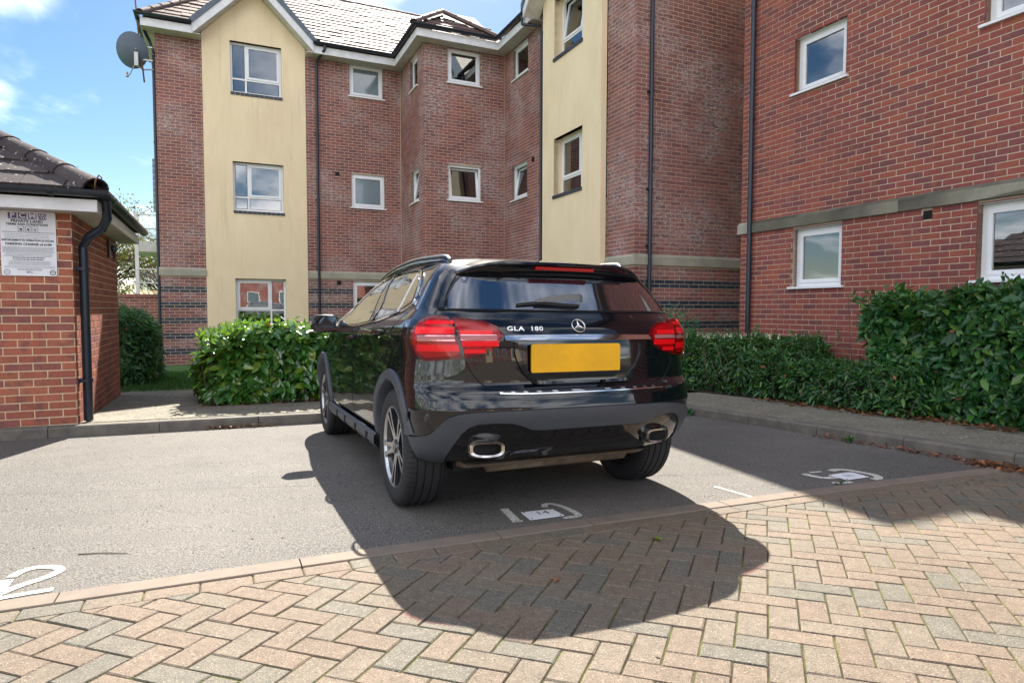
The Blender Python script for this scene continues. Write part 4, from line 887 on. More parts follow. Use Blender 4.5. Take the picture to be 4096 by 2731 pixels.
mb.build('dish', M_dish, DSH, smooth=True, angle=60, mw=Matrix.Translation((-.42, -.12, .08)) @ Matrix.Rotation(math.radians(-8), 4, 'Z') @ Matrix.Rotation(math.radians(12), 4, 'X'))
mb = MB(); mb.box(-.36, -.28, -.19, -.13, -.28, .02); mb.tube([(-.33, -.16, -.26), (-.2, .0, -.3), (0.0, .06, -.25)], .018, 8); mb.tube([(-.33, -.16, .1), (-.15, .02, .12), (0, .06, .1)], .015, 8); mb.tube([(-.33, -.16, -.22), (-.5, .15, -.42), (-.56, .34, -.36)], .012, 8); mb.build('bracket', M_galv, DSH)
mb = MB(); mb.tube([(-.56, .34, -.40), (-.58, .36, -.30)], .035, 10); mb.build('receiver', M_galv, DSH)
MST = empty('aerial_mast', MBLD @ Matrix.Translation((-1.68, 17.25, -.4)), label='thin rusty aerial mast pole beside the satellite dish', cat='mast')
mb = MB(); mb.tube([(.16, .0, 6.7), (.06, 0, 7.9), (-.06, 0, 9.9)], .018, 8); mb.build('pole', M_rust, MST, smooth=True)
mb = MB()
for z in (7.2, 7.5): mb.box(.06, .34, -.01, .03, z, z + .03)
mb.build('pole_bracket', M_galv, MST)
GWL = empty('garden_wall', MBLD @ Matrix.Translation((-3, 19.0, -.5)), label='brick garden wall between the outbuilding and the apartment block', cat='wall')
wg = Wall('V', 19.0); br = course_bricks(wg, -6, -1.32, -.5, 1.36, [], zref=-.5); mb = MB(); backing(mb, wg, -6, -1.32, -.5, 1.36, []); INVg = Matrix.Translation((3, -19.0, .5)); mb.build('wall', M_mortar, GWL, mw=INVg); emit_bricks(GWL, (-3, 19.0, -.5), br, M_brickA, 120)
for i in range(14):
    mb = MB(); mb.box(-6 + i * .336, -6 + i * .336 + .33, 18.96, 19.16, 1.36, 1.44); mb.build('coping_stone', M_brickA, GWL, mw=INVg)
BAL = empty('balcony_block', MBLD @ Matrix.Translation((-1.6, 20.2, -.4)), label='steel framed balconies with glass panels behind the garden wall', cat='balcony')
mb = MB(); V0 = 20.1
for x in (-2.06, -1.52): mb.box(x - .045, x + .045, V0, V0 + .09, -.4, 3.7)
ib = Matrix.Translation((1.6, -20.2, .4)); mb.build('post', M_fascia, BAL, mw=ib)
for z in (1.42, 2.9):
    mb = MB(); mb.box(-2.1, -1.1, V0 + .01, 22, z - .28, z); mb.build('balcony_floor', M_galv, BAL, mw=ib)
    mb = MB()
    for k in (.35, .72): mb.tube([(-2.06, V0, z + k), (-1.1, V0, z + k)], .018, 8)
    mb.build('handrail', M_fascia, BAL, mw=ib)
    mb = MB(); mb.add([(-2.0, V0 + .03, z + .05), (-1.56, V0 + .03, z + .05), (-1.56, V0 + .03, z + .66), (-2.0, V0 + .03, z + .66)], [(0, 1, 2, 3)]); mb.build('glass_panel', M_glass, BAL, mw=ib)
for i in range(18):
    mb = MB(); mb.box(-1.66, -1.25, V0 + .3, V0 + .4, 3.75 + i * .082, 3.75 + i * .082 + .066); mb.build('cladding_board', M_greyink if i % 2 else M_blind, BAL, mw=ib)
mb = MB(); mb.box(-1.62, -1.25, V0 + .42, V0 + .5, -.4, 5.2); mb.build('wall_panel', M_room, BAL, mw=ib)

# the block across the yard, behind the camera
base = (0, -38, .8)
OPP = empty('opposite_apartment_building', MBLD @ Matrix.Translation(base), label='long brick block with cream bays across the yard behind the viewer', cat='apartment building')
def opp(nm, m, *b):
    mb = MB(); mb.box(*b); return mb.build(nm, m, OPP)
opp('wall', M_brickA, -16, 15, -9, 0, 0, 5.2); opp('render_panel', M_render, -2, 1.2, 0, .12, 0, 5.2); opp('render_panel', M_render, 9, 12, 0, .12, 0, 5.2)
for x in (-14, -11, -7.5, -4.5, -.9, 3.2, 6.4, 10.0, 13):
    for z in (.9, 3.5):
        f = opp('window', M_upvc, x - .65, x + .65, .0, .16, z - .05, z + 1.25); mb = MB(); mb.box(x - .57, x + .57, .16, .165, z + .03, z + 1.17); mb.build('pane', M_obsc, f)
mb = MB(); mb.hexa([(-16.5, .5, 5.2), (15.5, .5, 5.2), (15.5, -9.5, 5.2), (-16.5, -9.5, 5.2), (-13, -4.4, 8.2), (12, -4.4, 8.2), (12, -4.6, 8.2), (-13, -4.6, 8.2)]); mb.build('roof', M_tile, OPP)
# ------------------------------------------------------------------ foliage
UPL = None
def leaf_mesh(name, m, w_=.42, fold=.16):
    mb = MB(); mb.add([(0, 0, 0), (.3, w_ / 2, fold * .5), (.68, w_ * .42, fold * .4), (1, 0, -.05), (.68, -w_ * .42, fold * .4), (.3, -w_ / 2, fold * .5), (.5, 0, .0)], [(0, 6, 2, 1), (6, 3, 2), (0, 5, 4, 6), (6, 4, 3)]); return mb.mesh(name, m, smooth=True)
LV = A3([(0, 0, 0), (.3, .21, .08), (.68, .18, .064), (1, 0, -.05), (.68, -.18, .064), (.3, -.21, .08)])
def leaves_mesh(name, pos, dr, nr, size, m, wf=1.0):
    N = len(pos); dr = dr / np.linalg.norm(dr, axis=1)[:, None]; b = np.cross(nr, dr); b /= np.linalg.norm(b, axis=1)[:, None] + 1e-9; nn = np.cross(dr, b)
    V = pos[:, None, :] + size[:, None, None] * (LV[None, :, 0:1] * dr[:, None] + wf * LV[None, :, 1:2] * b[:, None] + LV[None, :, 2:3] * nn[:, None])
    me = bpy.data.meshes.new(name); me.vertices.add(N * 6); me.vertices.foreach_set('co', V.reshape(-1).astype('f4'))
    F = (np.arange(N)[:, None] * 6 + A3([0, 3, 2, 1, 0, 5, 4, 3])[None]).astype('i4'); me.loops.add(N * 8); me.loops.foreach_set('vertex_index', F.reshape(-1)); me.polygons.add(N * 2)
    me.polygons.foreach_set('loop_start', np.arange(0, N * 8, 4, dtype='i4')); me.materials.append(m); me.update(calc_edges=True); me.validate(); return me
def foliage(root, pos, nrm, size, m, n_single=300, droop=.2, wf=1.0, leafw=.42, name='foliage', up=.5, big=None):
    up = UPL if UPL is not None else up; N = len(pos); rv = rng.normal(0, 1, (N, 3)); nr = nrm * .9 + rv * (.55 if up < 1 else .42) + A3([0, 0, up]); nr /= np.linalg.norm(nr, axis=1)[:, None]
    d = rng.normal(0, 1, (N, 3)) + nrm * .7; d -= (d * nr).sum(1)[:, None] * nr; d /= np.linalg.norm(d, axis=1)[:, None]; d[:, 2] -= droop * rng.random(N)
    P = pos - A3([0, 0, CZ]); z = P @ FW; x = 512 + 1024 * FOC * (P @ R2) / z; y = 341 - 1024 * FOC * (P @ U2) / z
    ok = (z > 0) & (x > 0) & (x < 1024) & (y > 0) & (y < 682) & ((nrm * -P).sum(1) > 0) if n_single else np.zeros(N, bool)
    sc = np.where(ok, size / np.maximum(z, .1), -1); idx = np.argsort(-sc); pick = idx[:n_single * 3]; pick = rng.permutation(pick)[:n_single] if n_single else pick[:0]; pick = pick[sc[pick] > 0]
    keep = np.ones(N, bool); keep[pick] = False; ctr = A3(root.matrix_world.translation)
    me = leaves_mesh(name, pos[keep] - ctr, d[keep], nr[keep], size[keep], m, wf); o = bpy.data.objects.new(name, me); link(o, root); o['kind'] = 'stuff'
    lm_ = leaf_mesh('leaf', m, leafw * wf)
    for i in pick:
        b = np.cross(nr[i], d[i]); b /= np.linalg.norm(b); dd = d[i] / np.linalg.norm(d[i]); n3 = np.cross(dd, b); s_ = size[i]
        q = bpy.data.objects.new('leaf', lm_); link(q, root); q.matrix_local = Matrix(((dd[0] * s_, b[0] * s_, n3[0] * s_, pos[i][0] - ctr[0]), (dd[1] * s_, b[1] * s_, n3[1] * s_, pos[i][1] - ctr[1]), (dd[2] * s_, b[2] * s_, n3[2] * s_, pos[i][2] - ctr[2]), (0, 0, 0, 1)))
def lump(p, f, s): return np.sin(p[:, 0] * f + s) * np.cos(p[:, 1] * f * 1.3 + s * 2) * np.sin(p[:, 2] * f * 1.1 + s * 3)
def hedge(label, u0, u1, v0, v1, htop, dens, size, m, n_single=300, group=None, rnd_=.25, seed=0, h0=.0, core=True, wf=1.0, droop=.25, topvar=.06, cat='hedge', ends=(1, 1)):
    """rounded block of leaves in the (u, v) frame; htop(u, v) = height above the ground"""
    c = G((u0 + u1) / 2, (v0 + v1) / 2, .1); root = empty('hedge', Matrix.Translation(c), label=label, cat=cat, group=group)
    H = htop((u0 + u1) / 2, (v0 + v1) / 2); faces = []
    LU, LVv = u1 - u0, v1 - v0; areas = [LU * H, LVv * H, LVv * H, LU * LVv, LU * H * .3]
    pos = []; nrm = []
    for k, ar in enumerate(areas):
        n = int(ar * dens); a, b = rng.random(n), rng.random(n)
        if k == 0: u, v, t = u0 + LU * a, np.full(n, v0), b; nn = -E2
        elif k == 1: u, v, t = np.full(n, u0), v0 + LVv * a, b; nn = -E1
        elif k == 2: u, v, t = np.full(n, u1), v0 + LVv * a, b; nn = E1
        elif k == 3: u, v, t = u0 + LU * a, v0 + LVv * b, np.ones(n); nn = A3([0, 0, 1.])
        else: u, v, t = u0 + LU * a, np.full(n, v1), b; nn = E2
        hh = A3([htop(x, y) for x, y in zip(u, v)]); r_ = rnd_
        # round the edges: pull the faces inwards near the top and at the corners
        du = np.minimum(u - u0, u1 - u) / r_; dv = np.minimum(v - v0, v1 - v) / r_; dz = (1 - t) * hh / r_
        cu, cv, cz = [np.clip(1 - q, 0, 1) ** 2 * r_ * .45 for q in (du, dv, dz)]
        su, sv = np.sign((u0 + u1) / 2 - u), np.sign((v0 + v1) / 2 - v)
        U_ = u + su * (cv * (du < 1) + cz * (k in (1, 2))) ; V_ = v + sv * (cu * (dv < 1) + cz * (k in (0, 4))); Z_ = t * hh - (cu + cv) * (k == 3)
        P = np.stack([U_ * CB - V_ * SB, U_ * SB + V_ * CB, Z_], 1); P[:, 2] += -S * P[:, 1] + .1
        P += nn * (lump(P, 5.0, seed + k) * topvar + lump(P, 13, seed) * topvar * .5)[:, None]; P -= nn * (np.abs(rng.normal(0, .06, n)))[:, None]
        low = (t < .12) & (k != 3); P[low] -= nn * .05; pos.append(P); nrm.append(np.tile(nn, (n, 1)))
    pos = np.concatenate(pos); nrm = np.concatenate(nrm); keep = pos[:, 2] > -S * pos[:, 1] + .12 + h0; pos, nrm = pos[keep], nrm[keep]
    sz = size * np.clip(rng.lognormal(-.08, .32, len(pos)), .4, 1.6); pos -= nrm * (np.maximum(0, lump(pos, 3.1, seed + 2)) * .10)[:, None]; foliage(root, pos, nrm, sz, m, n_single, wf=wf, droop=droop)
    ns_ = int(LU * LVv * 26 + (LU + LVv) * 9); a, b = rng.random(ns_), rng.random(ns_); pp, dd_ = [], []
    for q, (x, y) in enumerate(zip(a, b)):
        if q % 3 == 0: y *= .12
        if q % 3 == 1: x *= .12
        uu, vv = u0 + LU * x, v0 + LVv * y; p0 = G(uu, vv, htop(uu, vv) + .05); L = rng.uniform(.05, .17); dr_ = A3([rng.normal(0, .35), rng.normal(0, .35), 1.]); dr_ /= np.linalg.norm(dr_)
        for k in range(5): pp.append(p0 + dr_ * L * (k + 1) / 5); dd_.append(dr_ * .5 + rng.normal(0, .6, 3))
    pp, dd_ = A3(pp), A3(dd_); nn_ = rng.normal(0, .5, pp.shape) + A3([0, 0, .6]); me = leaves_mesh('shoots', pp - A3(c), dd_, nn_, size * rng.uniform(.45, .9, len(pp)), m, wf); o = bpy.data.objects.new('shoots', me); link(o, root); o['kind'] = 'stuff'
    k = rng.permutation(len(pos))[:max(12, len(pos) // 110)]; me = leaves_mesh('dead_leaves', pos[k] + nrm[k] * .02 - A3(c), rng.normal(0, 1, (len(k), 3)) - A3([0, 0, .8]), nrm[k] + rng.normal(0, .4, (len(k), 3)), size * rng.uniform(.6, 1.1, len(k)), M_dead); o = bpy.data.objects.new('dead_leaves', me); link(o, root); o['kind'] = 'stuff'
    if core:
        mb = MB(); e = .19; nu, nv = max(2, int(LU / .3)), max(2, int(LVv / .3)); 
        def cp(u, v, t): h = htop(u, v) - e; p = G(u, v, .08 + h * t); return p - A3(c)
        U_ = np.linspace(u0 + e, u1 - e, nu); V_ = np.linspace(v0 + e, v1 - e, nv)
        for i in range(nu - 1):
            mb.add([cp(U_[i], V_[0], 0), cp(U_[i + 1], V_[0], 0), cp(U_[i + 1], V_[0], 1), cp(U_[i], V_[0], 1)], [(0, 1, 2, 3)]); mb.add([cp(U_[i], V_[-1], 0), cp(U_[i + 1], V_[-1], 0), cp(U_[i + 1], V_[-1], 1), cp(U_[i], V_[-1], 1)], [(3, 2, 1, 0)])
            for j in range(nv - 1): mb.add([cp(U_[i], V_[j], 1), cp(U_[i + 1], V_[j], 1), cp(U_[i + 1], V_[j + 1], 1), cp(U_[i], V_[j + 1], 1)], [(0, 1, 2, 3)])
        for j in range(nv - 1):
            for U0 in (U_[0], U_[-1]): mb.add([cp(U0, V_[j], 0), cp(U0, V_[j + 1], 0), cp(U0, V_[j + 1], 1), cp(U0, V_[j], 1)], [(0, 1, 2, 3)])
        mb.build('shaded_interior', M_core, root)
    # stems and twigs showing at the foot and through the leaves
    mb = MB(); nst = int(max(LU, LVv) * 9)
    for i in range(nst):
        if rng.random() < .5: a = G(u0 + LU * rng.random(), v0 + .06 + rng.random() * .12, .1); b = a + A3([*rng.normal(0, .14, 2), H * rng.uniform(.5, .95)]) - E2 * .04
        else: a = G(u0 + .06 + rng.random() * .12, v0 + LVv * rng.random(), .1); b = a + A3([*rng.normal(0, .14, 2), H * rng.uniform(.5, .95)]) - E1 * .04
        mid = (a + b) / 2 + rng.normal(0, .04, 3); mb.tube([a - c, mid - c, b - c], [.009, .006, .003], 5)
    mb.build('stems', M_twig, root, kind='stuff', smooth=True)
    return root
UPL = 1.0
hedge('clipped glossy green hedge lit by sun, left of the black car', -.22, 4.6, 8.35, 9.8, lambda u, v: .93 - .30 * max(0, .35 - u) ** 1.0 - .02 * (u > 1), 1150, .135, M_leafL, 300, seed=1, topvar=.07)
UPL = None
hedge('dark green hedge beside the lawn, behind the brick outbuilding', -2.6, -.98, 11.3, 13.2, lambda u, v: 1.18 - .12 * (u > -1.2), 900, .085, M_leafB, 150, seed=2, rnd_=.3, wf=.8)
hedge('low narrow hedge with cream flower spikes under the small ground floor window', 6.35, 7.55, 5.9, 8.0, lambda u, v: .80 - .16 * (u < 6.75) * (v < 6.9), 1300, .075, M_leafR, 300, seed=3, wf=.7, topvar=.05)
hedge('lower clipped hedge in front, between the flowering hedge and the tall hedge', 6.38, 7.5, 4.1, 6.1, lambda u, v: .52, 1300, .075, M_leafR, 300, seed=4, wf=.75, topvar=.05)
hedge('tall glossy leaved hedge at the right edge under the white windows', 6.62, 7.58, -.6, 5.1, lambda u, v: (1.26 + .05 * (5 - v)) * (1 - .0 * u), 1500, .105, M_leafR, 300, seed=5, rnd_=.3, topvar=.10)
def shrub(label, u, v, h, r, n, m, size, seed, wf=1.0, cat='shrub', name='shrub', n_single=60, twigs=22, lean=(0, 0)):
    c = G(u, v, .1); root = empty(name, Matrix.Translation(c), label=label, cat=cat); mb = MB(); pos = []; nr = []
    for i in range(twigs):
        a = rng.random() * 2 * math.pi; rr = r * math.sqrt(rng.random()); tip = A3([rr * math.cos(a) + lean[0] * h, rr * math.sin(a) + lean[1] * h, h * rng.uniform(.45, 1.0) * (1 - .35 * rr / r)]); b = A3([rng.normal(0, .06), rng.normal(0, .06), 0]); mid = (b + tip) / 2 + rng.normal(0, .05, 3)
        mb.tube([b, mid, tip], [.008, .005, .002], 5)
        for k in range(n // twigs):
            t = rng.uniform(.25, 1.02); p = (1 - t) ** 2 * b + 2 * t * (1 - t) * mid + t * t * tip; pos.append(p + rng.normal(0, .045, 3)); nn = rng.normal(0, .6, 3) + A3([0, -.5, .6]); nr.append(nn / np.linalg.norm(nn))
    mb.build('stems', M_twig, root, kind='stuff', smooth=True); pos = A3(pos) + c; foliage(root, pos, A3(nr), size * rng.uniform(.6, 1.2, len(pos)), m, n_single, wf=wf, up=.3); return root
shrub('loose leggy shrub climbing in the dark corner by the black downpipe', 6.7, 8.35, 1.5, .6, 3600, M_leafB, .062, 6, twigs=36)
shrub('sparse bush against the striped brick wall behind the car tail light', 5.95, 8.3, 1.0, .55, 2600, M_leafB, .055, 7, twigs=30)
shrub('thin sapling in front of the wing wall left of the small window', 7.3, 7.4, 1.42, .35, 600, M_leafB, .07, 8, n_single=60)
shrub('young climbing shrub against the garden wall above the back hedge', -1.9, 15.5, 1.9, .7, 900, M_leafB, .07, 9, wf=.7)
shrub('purple leaved plant poking above the tall hedge under the right window', 7.2, 3.75, 1.55, .16, 70, M_redleaf, .10, 10, n_single=30, twigs=8)
# flower spikes on the low hedge
fl = MB()
for i in range(70):
    u, v = 6.45 + rng.random() * 1.0, 5.95 + rng.random() ** .6 * 1.95; h = (.80 - .16 * (u < 6.75) * (v < 6.9)) + .1; p = G(u, v, h - .02)
    for k in range(9):
        q = p + A3([rng.normal(0, .005), rng.normal(0, .005), k * .009]); s_ = .011 * (1 - k / 12); fl.add([q + A3([s_, 0, 0]), q + A3([0, s_, 0]), q + A3([-s_, 0, 0]), q + A3([0, -s_, 0]), q + A3([0, 0, s_ * 1.3])], [(0, 1, 4), (1, 2, 4), (2, 3, 4), (3, 0, 4)])
HF = [o for o in COL.objects if o.name.startswith('hedge') and 'cream flower' in o.get('label', '')][0]
fl.build('flower_spikes', M_flower, HF, kind='stuff', mw=Matrix.Translation(-HF.matrix_world.translation))
# trees far behind, seen through the gap
def tree(label, u, v, h, r, n, m, size, seed, bare=.3, group=None):
    c = G(u, v, 0); root = empty('tree', Matrix.Translation(c), label=label, cat='tree', group=group); mb = MB(); pos = []
    mb.tube([(0, 0, -.5), (.1, 0, h * .35), (.05, .1, h * .7)], [.16, .11, .05], 8)
    for i in range(90):
        z0 = h * rng.uniform(.2, .7); a = rng.random() * 2 * math.pi; L = r * rng.uniform(.5, 1.1); b = A3([.08, 0, z0]); tip = b + A3([L * math.cos(a), L * math.sin(a), h * rng.uniform(.08, .36)]); mid = (b + tip) / 2 + rng.normal(0, .15, 3); mb.tube([b, mid, tip], [.03, .018, .005], 5)
        for k in range(3): t2 = mid + (tip - mid) * rng.random(); e = t2 + rng.normal(0, .35, 3) + A3([0, 0, .25]); mb.tube([t2, e], [.01, .003], 4); pos += [t2 + (e - t2) * rng.random() + rng.normal(0, .12, 3) for _ in range(n // 270)]
    mb.build('trunk', M_twig, root, smooth=True); pos = A3(pos) + c; nr = rng.normal(0, 1, pos.shape); nr /= np.linalg.norm(nr, axis=1)[:, None]; me = leaves_mesh('crown', pos - c, rng.normal(0, 1, pos.shape), nr, size * rng.uniform(.6, 1.2, len(pos)), m); o = bpy.data.objects.new('crown', me); link(o, root); return root
tree('autumn tree with thinning brown leaves beyond the garden wall, left of the balconies', -3.6, 24, 5.2, 1.9, 6500, M_leafA, .10, 1)
tree('half bare birch standing behind the glass balconies', -1.9, 27, 5.6, 1.8, 3200, M_leafA, .09, 2)
tree('dense yellowing tree low behind the outbuilding roof', -5.6, 26, 4.2, 2.0, 7000, M_leafA, .11, 3)

# grass on the back lawn near the path, weeds, leaf litter
N = 9000; u = rng.uniform(-1.35, 1.0, N); v = rng.uniform(10.5, 14.5, N); P = np.stack([u * CB - v * SB, u * SB + v * CB, np.zeros(N)], 1); P[:, 2] = -S * P[:, 1] + .10
d = rng.normal(0, .35, (N, 3)); d[:, 2] = 1; nn = rng.normal(0, 1, (N, 3)); me = leaves_mesh('lawn_grass', P, d, nn, rng.uniform(.03, .07, N), M_grass, .35); o = bpy.data.objects.new('lawn_grass', me); link(o); tag(o, 'bright green lawn grass beside the apartment block', 'grass', kind='stuff')
def litter(label, pts, spread, n, name='leaf_litter', size=.05, ratio=1.0):
    P = []; 
    pts = [A3(p) for p in pts]
    for i in range(n):
        k = rng.integers(0, len(pts) - 1); t = rng.random(); q = pts[k] * (1 - t) + pts[k + 1] * t; u_, v_ = q[0] + rng.normal(0, spread), q[1] + rng.normal(0, spread); P.append(G(u_, v_, q[2] + rng.random() ** 2 * .03 + .006))
    P = A3(P); d = rng.normal(0, 1, (n, 3)); d[:, 2] *= .25; nn = rng.normal(0, .35, (n, 3)) + A3([0, 0, 1]); me = leaves_mesh(name, P, d, nn, size * rng.uniform(.4, 1.2, n), M_dead); o = bpy.data.objects.new(name, me); link(o); tag(o, label, 'leaf litter', kind='stuff')
litter('brown leaf litter swept against the right kerb', [(5.33, 1.9, 0), (5.36, 2.6, 0), (5.27, 3.4, 0), (5.16, 4.3, 0)], .025, 380, size=.045)
litter('heap of brown leaves in the corner of kerb and edging', [(5.30, 2.3, 0), (5.28, 2.75, 0), (5.25, 3.0, 0)], .06, 320, size=.05)
litter('brown fallen leaves under the foot of the tall right hedge', [(6.65, 0.5, .1), (6.62, 3.0, .1), (6.45, 4.5, .1), (6.35, 6.0, .1)], .09, 700, size=.075)
litter('dead leaves under the front of the left hedge', [(-.25, 8.3, .1), (2, 8.3, .1), (4, 8.3, .1)], .05, 260, size=.05)
litter('small pile of brown leaves against the left kerb', [(-.15, 7.12, 0), (.1, 7.10, 0), (.5, 7.08, 0)], .02, 110, size=.045)
litter('clump of dead leaves at the foot of the outbuilding kerb', [(-1.98, 7.22, 0), (-1.82, 7.22, 0)], .015, 40, size=.045)
lm1 = leaf_mesh('fallen_leaf', M_dead, .5); lm2 = leaf_mesh('fallen_leaf', M_leafL, .45)
FLV = [((1.948, 2.489), 'single green leaf lying on the paving in the shadow of the car', .07, lm2), ((1.26, 2.296), 'small tan leaf on the dark paving in the shadow of the car', .045, lm1), ((4.718, 2.636), 'curled dark leaf on the paving at the far right beyond the edging', .05, lm1), ((3.254, 2.86), 'tiny brown leaf on the concrete edging near the plate numbered 11', .04, lm1), ((1.883, 2.90), 'pale yellow leaf lying on the concrete edging behind the car', .03, lm1), ((1.26, 1.615), 'small dark crumpled leaf on the sunlit paving at the bottom middle', .022, lm1)]
for (q, lab, s_, lm_) in FLV:
    o = bpy.data.objects.new('fallen_leaf', lm_); link(o); o.matrix_world = Matrix.Translation(Vector(G(*q, .009))) @ Matrix.Rotation(rng.random() * 6, 4, 'Z') @ Matrix.Scale(s_, 4); tag(o, lab, 'leaf')
# loose grit and twigs on the tarmac, thicker against the kerbs
gm = MB(); Ng = 1500
for i in range(Ng):
    r_ = rng.random()
    if r_ < .35: u, v = rng.uniform(-4, 4.8), 7.17 - abs(rng.normal(0, .10)) - .0
    elif r_ < .6: v = rng.uniform(2.8, 6.9); u = 5.05 + (5.95 - v) * .105 - abs(rng.normal(0, .09)) - .02
    else: u, v = rng.uniform(-3.5, 5), rng.uniform(3.0, 7.1)
    p = G(u, v, .003); z_ = rng.uniform(.0025, .008) * (1 if r_ < .6 else .8); a = rng.random() * 3.14; c_, s_ = math.cos(a) * z_, math.sin(a) * z_
    gm.add([p + A3([c_, s_, 0]), p + A3([-s_, c_ * .7, 0]), p + A3([-c_, -s_, 0]), p + A3([s_, -c_ * .7, 0]), p + A3([0, 0, z_ * .7])], [(0, 1, 4), (1, 2, 4), (2, 3, 4), (3, 0, 4)])
gm.build('grit', simple('grit_stone', (0.12, 0.10, 0.08), 0.9, c2=(0.04, 0.035, 0.03), scale=9), None, label='loose grit scattered on the tarmac along the kerbs', cat='grit', kind='stuff')
for k, (u, v, L, ang) in enumerate([(-1.55, 5.1, .10, .3), (-.62, 3.45, .22, .05), (1.9, 6.0, .08, 1.2)]):
    c = G(u, v, .006); mb = MB(); d_ = A3([math.cos(ang), math.sin(ang), 0]) * L; mb.tube([(0, 0, 0), d_ * .5 + A3([0, .012, 0]), d_], [.003, .0025, .0015], 5); o = mb.build('twig', M_twig, None, smooth=True); o.location = c
    tag(o, ('short twig on the sunlit tarmac far left of the car', 'long thin twig on the tarmac near the edging, left of the car shadow', 'tiny twig on the tarmac right of the car')[k], 'twig')
def weed(label, u, v, s_, n=14):
    c = G(u, v, 0); root = empty('weed', Matrix.Translation(c), label=label, cat='weed'); P = A3([c + A3([rng.normal(0, s_ * .25), rng.normal(0, s_ * .25), rng.random() * s_ * .5]) for _ in range(n)]); d = rng.normal(0, .7, (n, 3)); d[:, 2] = rng.random(n) * .8 + .2
    me = leaves_mesh('weed_leaves', P - c, d, A3([0, 0, 1]) + rng.normal(0, .4, (n, 3)), s_ * rng.uniform(.4, .8, n), M_leafR); o = bpy.data.objects.new('weed_leaves', me); link(o, root)
weed('small green weed growing at the foot of the right kerb, nearest the leaf heap', 5.17, 3.95, .09); weed('bushy weed at the right kerb foot near the car bumper', 4.98, 6.5, .12, 22); weed('upright weed growing up the right kerb face behind the car', 5.02, 5.95, .13, 18); weed('fresh green weed at the edge of the right planting bed', 6.1, 5.75, .15, 20); weed('tiny weed in the gap between asphalt and edging', 3.75, 2.92, .05, 8)

# ------------------------------------------------------------------ the car (car frame: X forward from the rear axle, Y left, Z up)
CN = A3([0, S, 1.]); CN /= np.linalg.norm(CN); CO = G(1.79, 3.666, .001); CX = E2 - CN * (E2 @ CN); CX /= np.linalg.norm(CX); CY = np.cross(CN, CX)
CAR = empty('black_compact_suv', Matrix(((CX[0], CY[0], CN[0], CO[0]), (CX[1], CY[1], CN[1], CO[1]), (CX[2], CY[2], CN[2], CO[2]), (0, 0, 0, 1))), label='glossy black compact SUV parked with its back to the viewer', cat='car')
ZL = A3([.315, .345, .40, .48, .55, .62, .68, .72, .75, .80, .88, .95, 1.0, 1.05, 1.09, 1.125, 1.15, 1.20, 1.26, 1.32, 1.37, 1.41, 1.445, 1.47, 1.485])
XR = A3([-.50, -.58, -.64, -.69, -.715, -.725, -.715, -.705, -.675, -.675, -.675, -.67, -.665, -.65, -.625, -.59, -.57, -.53, -.485, -.44, -.40, -.36, -.27, -.12, .15])
WD = A3([.80, .87, .885, .897, .903, .906, .905, .903, .902, .898, .890, .897, .903, .895, .875, .845, .82, .79, .755, .72, .688, .65, .60, .50, .34])
XF = A3([3.38, 3.45, 3.50, 3.52, 3.53, 3.52, 3.50, 3.47, 3.44, 3.38, 3.20, 2.95, 2.72, 2.55, 2.42, 2.32, 2.26, 2.13, 1.97, 1.80, 1.64, 1.48, 1.30, 1.12, .85])
LC = A3([.40, .42, .44, .45, .45, .45, .45, .45, .45, .45, .45, .45, .45, .44, .43, .42, .40, .36, .33, .30, .28, .27, .27, .26, .2])
NR = A3([3.0] * 14 + [2.9, 2.8, 2.8, 2.8, 2.8, 2.8, 2.8, 2.6, 2.5, 2.4, 2.2])
LF = A3([.55] * 12 + [.5, .45] + [.34] * 11)
def ipz(Z, A):
    # smooth (Catmull-like) interpolation keeps highlights flowing
    return np.interp(Z, ZL, A)
_zf = np.linspace(ZL[0], ZL[-1], 400)
def _sm(A, k=9):
    y = np.interp(_zf, ZL, A); w_ = np.hanning(k + 2)[1:-1]; w_ /= w_.sum(); yp = np.pad(y, k // 2, mode='reflect', reflect_type='odd'); return np.convolve(yp, w_, 'valid')
XRs, WDs, XFs, LCs, NRs, LFs = [_sm(a) for a in (XR, WD, XF, LC, NR, LF)]
def carP(s, Z):
    s = np.asarray(s, float); Z = np.asarray(Z, float) + 0 * s; s = s + 0 * Z
    xr, w, xf, lc, n, lf = [np.interp(Z, _zf, a) for a in (XRs, WDs, XFs, LCs, NRs, LFs)]
    a = np.abs(s); sg = np.where(s < 0, -1., 1.); ph = np.clip(a, 0, 1) * np.pi / 2
    xa = xr + lc * (1 - np.clip(np.cos(ph), 0, 1) ** (2 / n)); ya = w * np.sin(ph) ** (2 / n)
    x0 = xr + lc; x1 = xf - lf; xs = x0 + (x1 - x0) * np.clip(a - 1, 0, 1); pf = np.clip(a - 2, 0, 1) * np.pi / 2
    xb = x1 + lf * np.sin(pf) ** (2 / 2.3); yb = w * np.clip(np.cos(pf), 0, 1) ** (2 / 2.3)
    return np.stack([np.where(a < 1, xa, np.where(a < 2, xs, xb)), np.where(a < 1, ya, np.where(a < 2, w, yb)) * sg, Z], -1)
def carN(s, Z):
    e = 2e-3; du = carP(s + e, Z) - carP(s - e, Z); dv = carP(s, Z + e) - carP(s, np.asarray(Z) - e); n = np.cross(du, dv); n /= np.linalg.norm(n, axis=-1)[..., None] + 1e-12
    P = carP(s, Z); out_ = P - A3([1.2, 0, .6]); return n * np.sign((n * out_ * A3([.3, 1, 1])).sum(-1))[..., None]
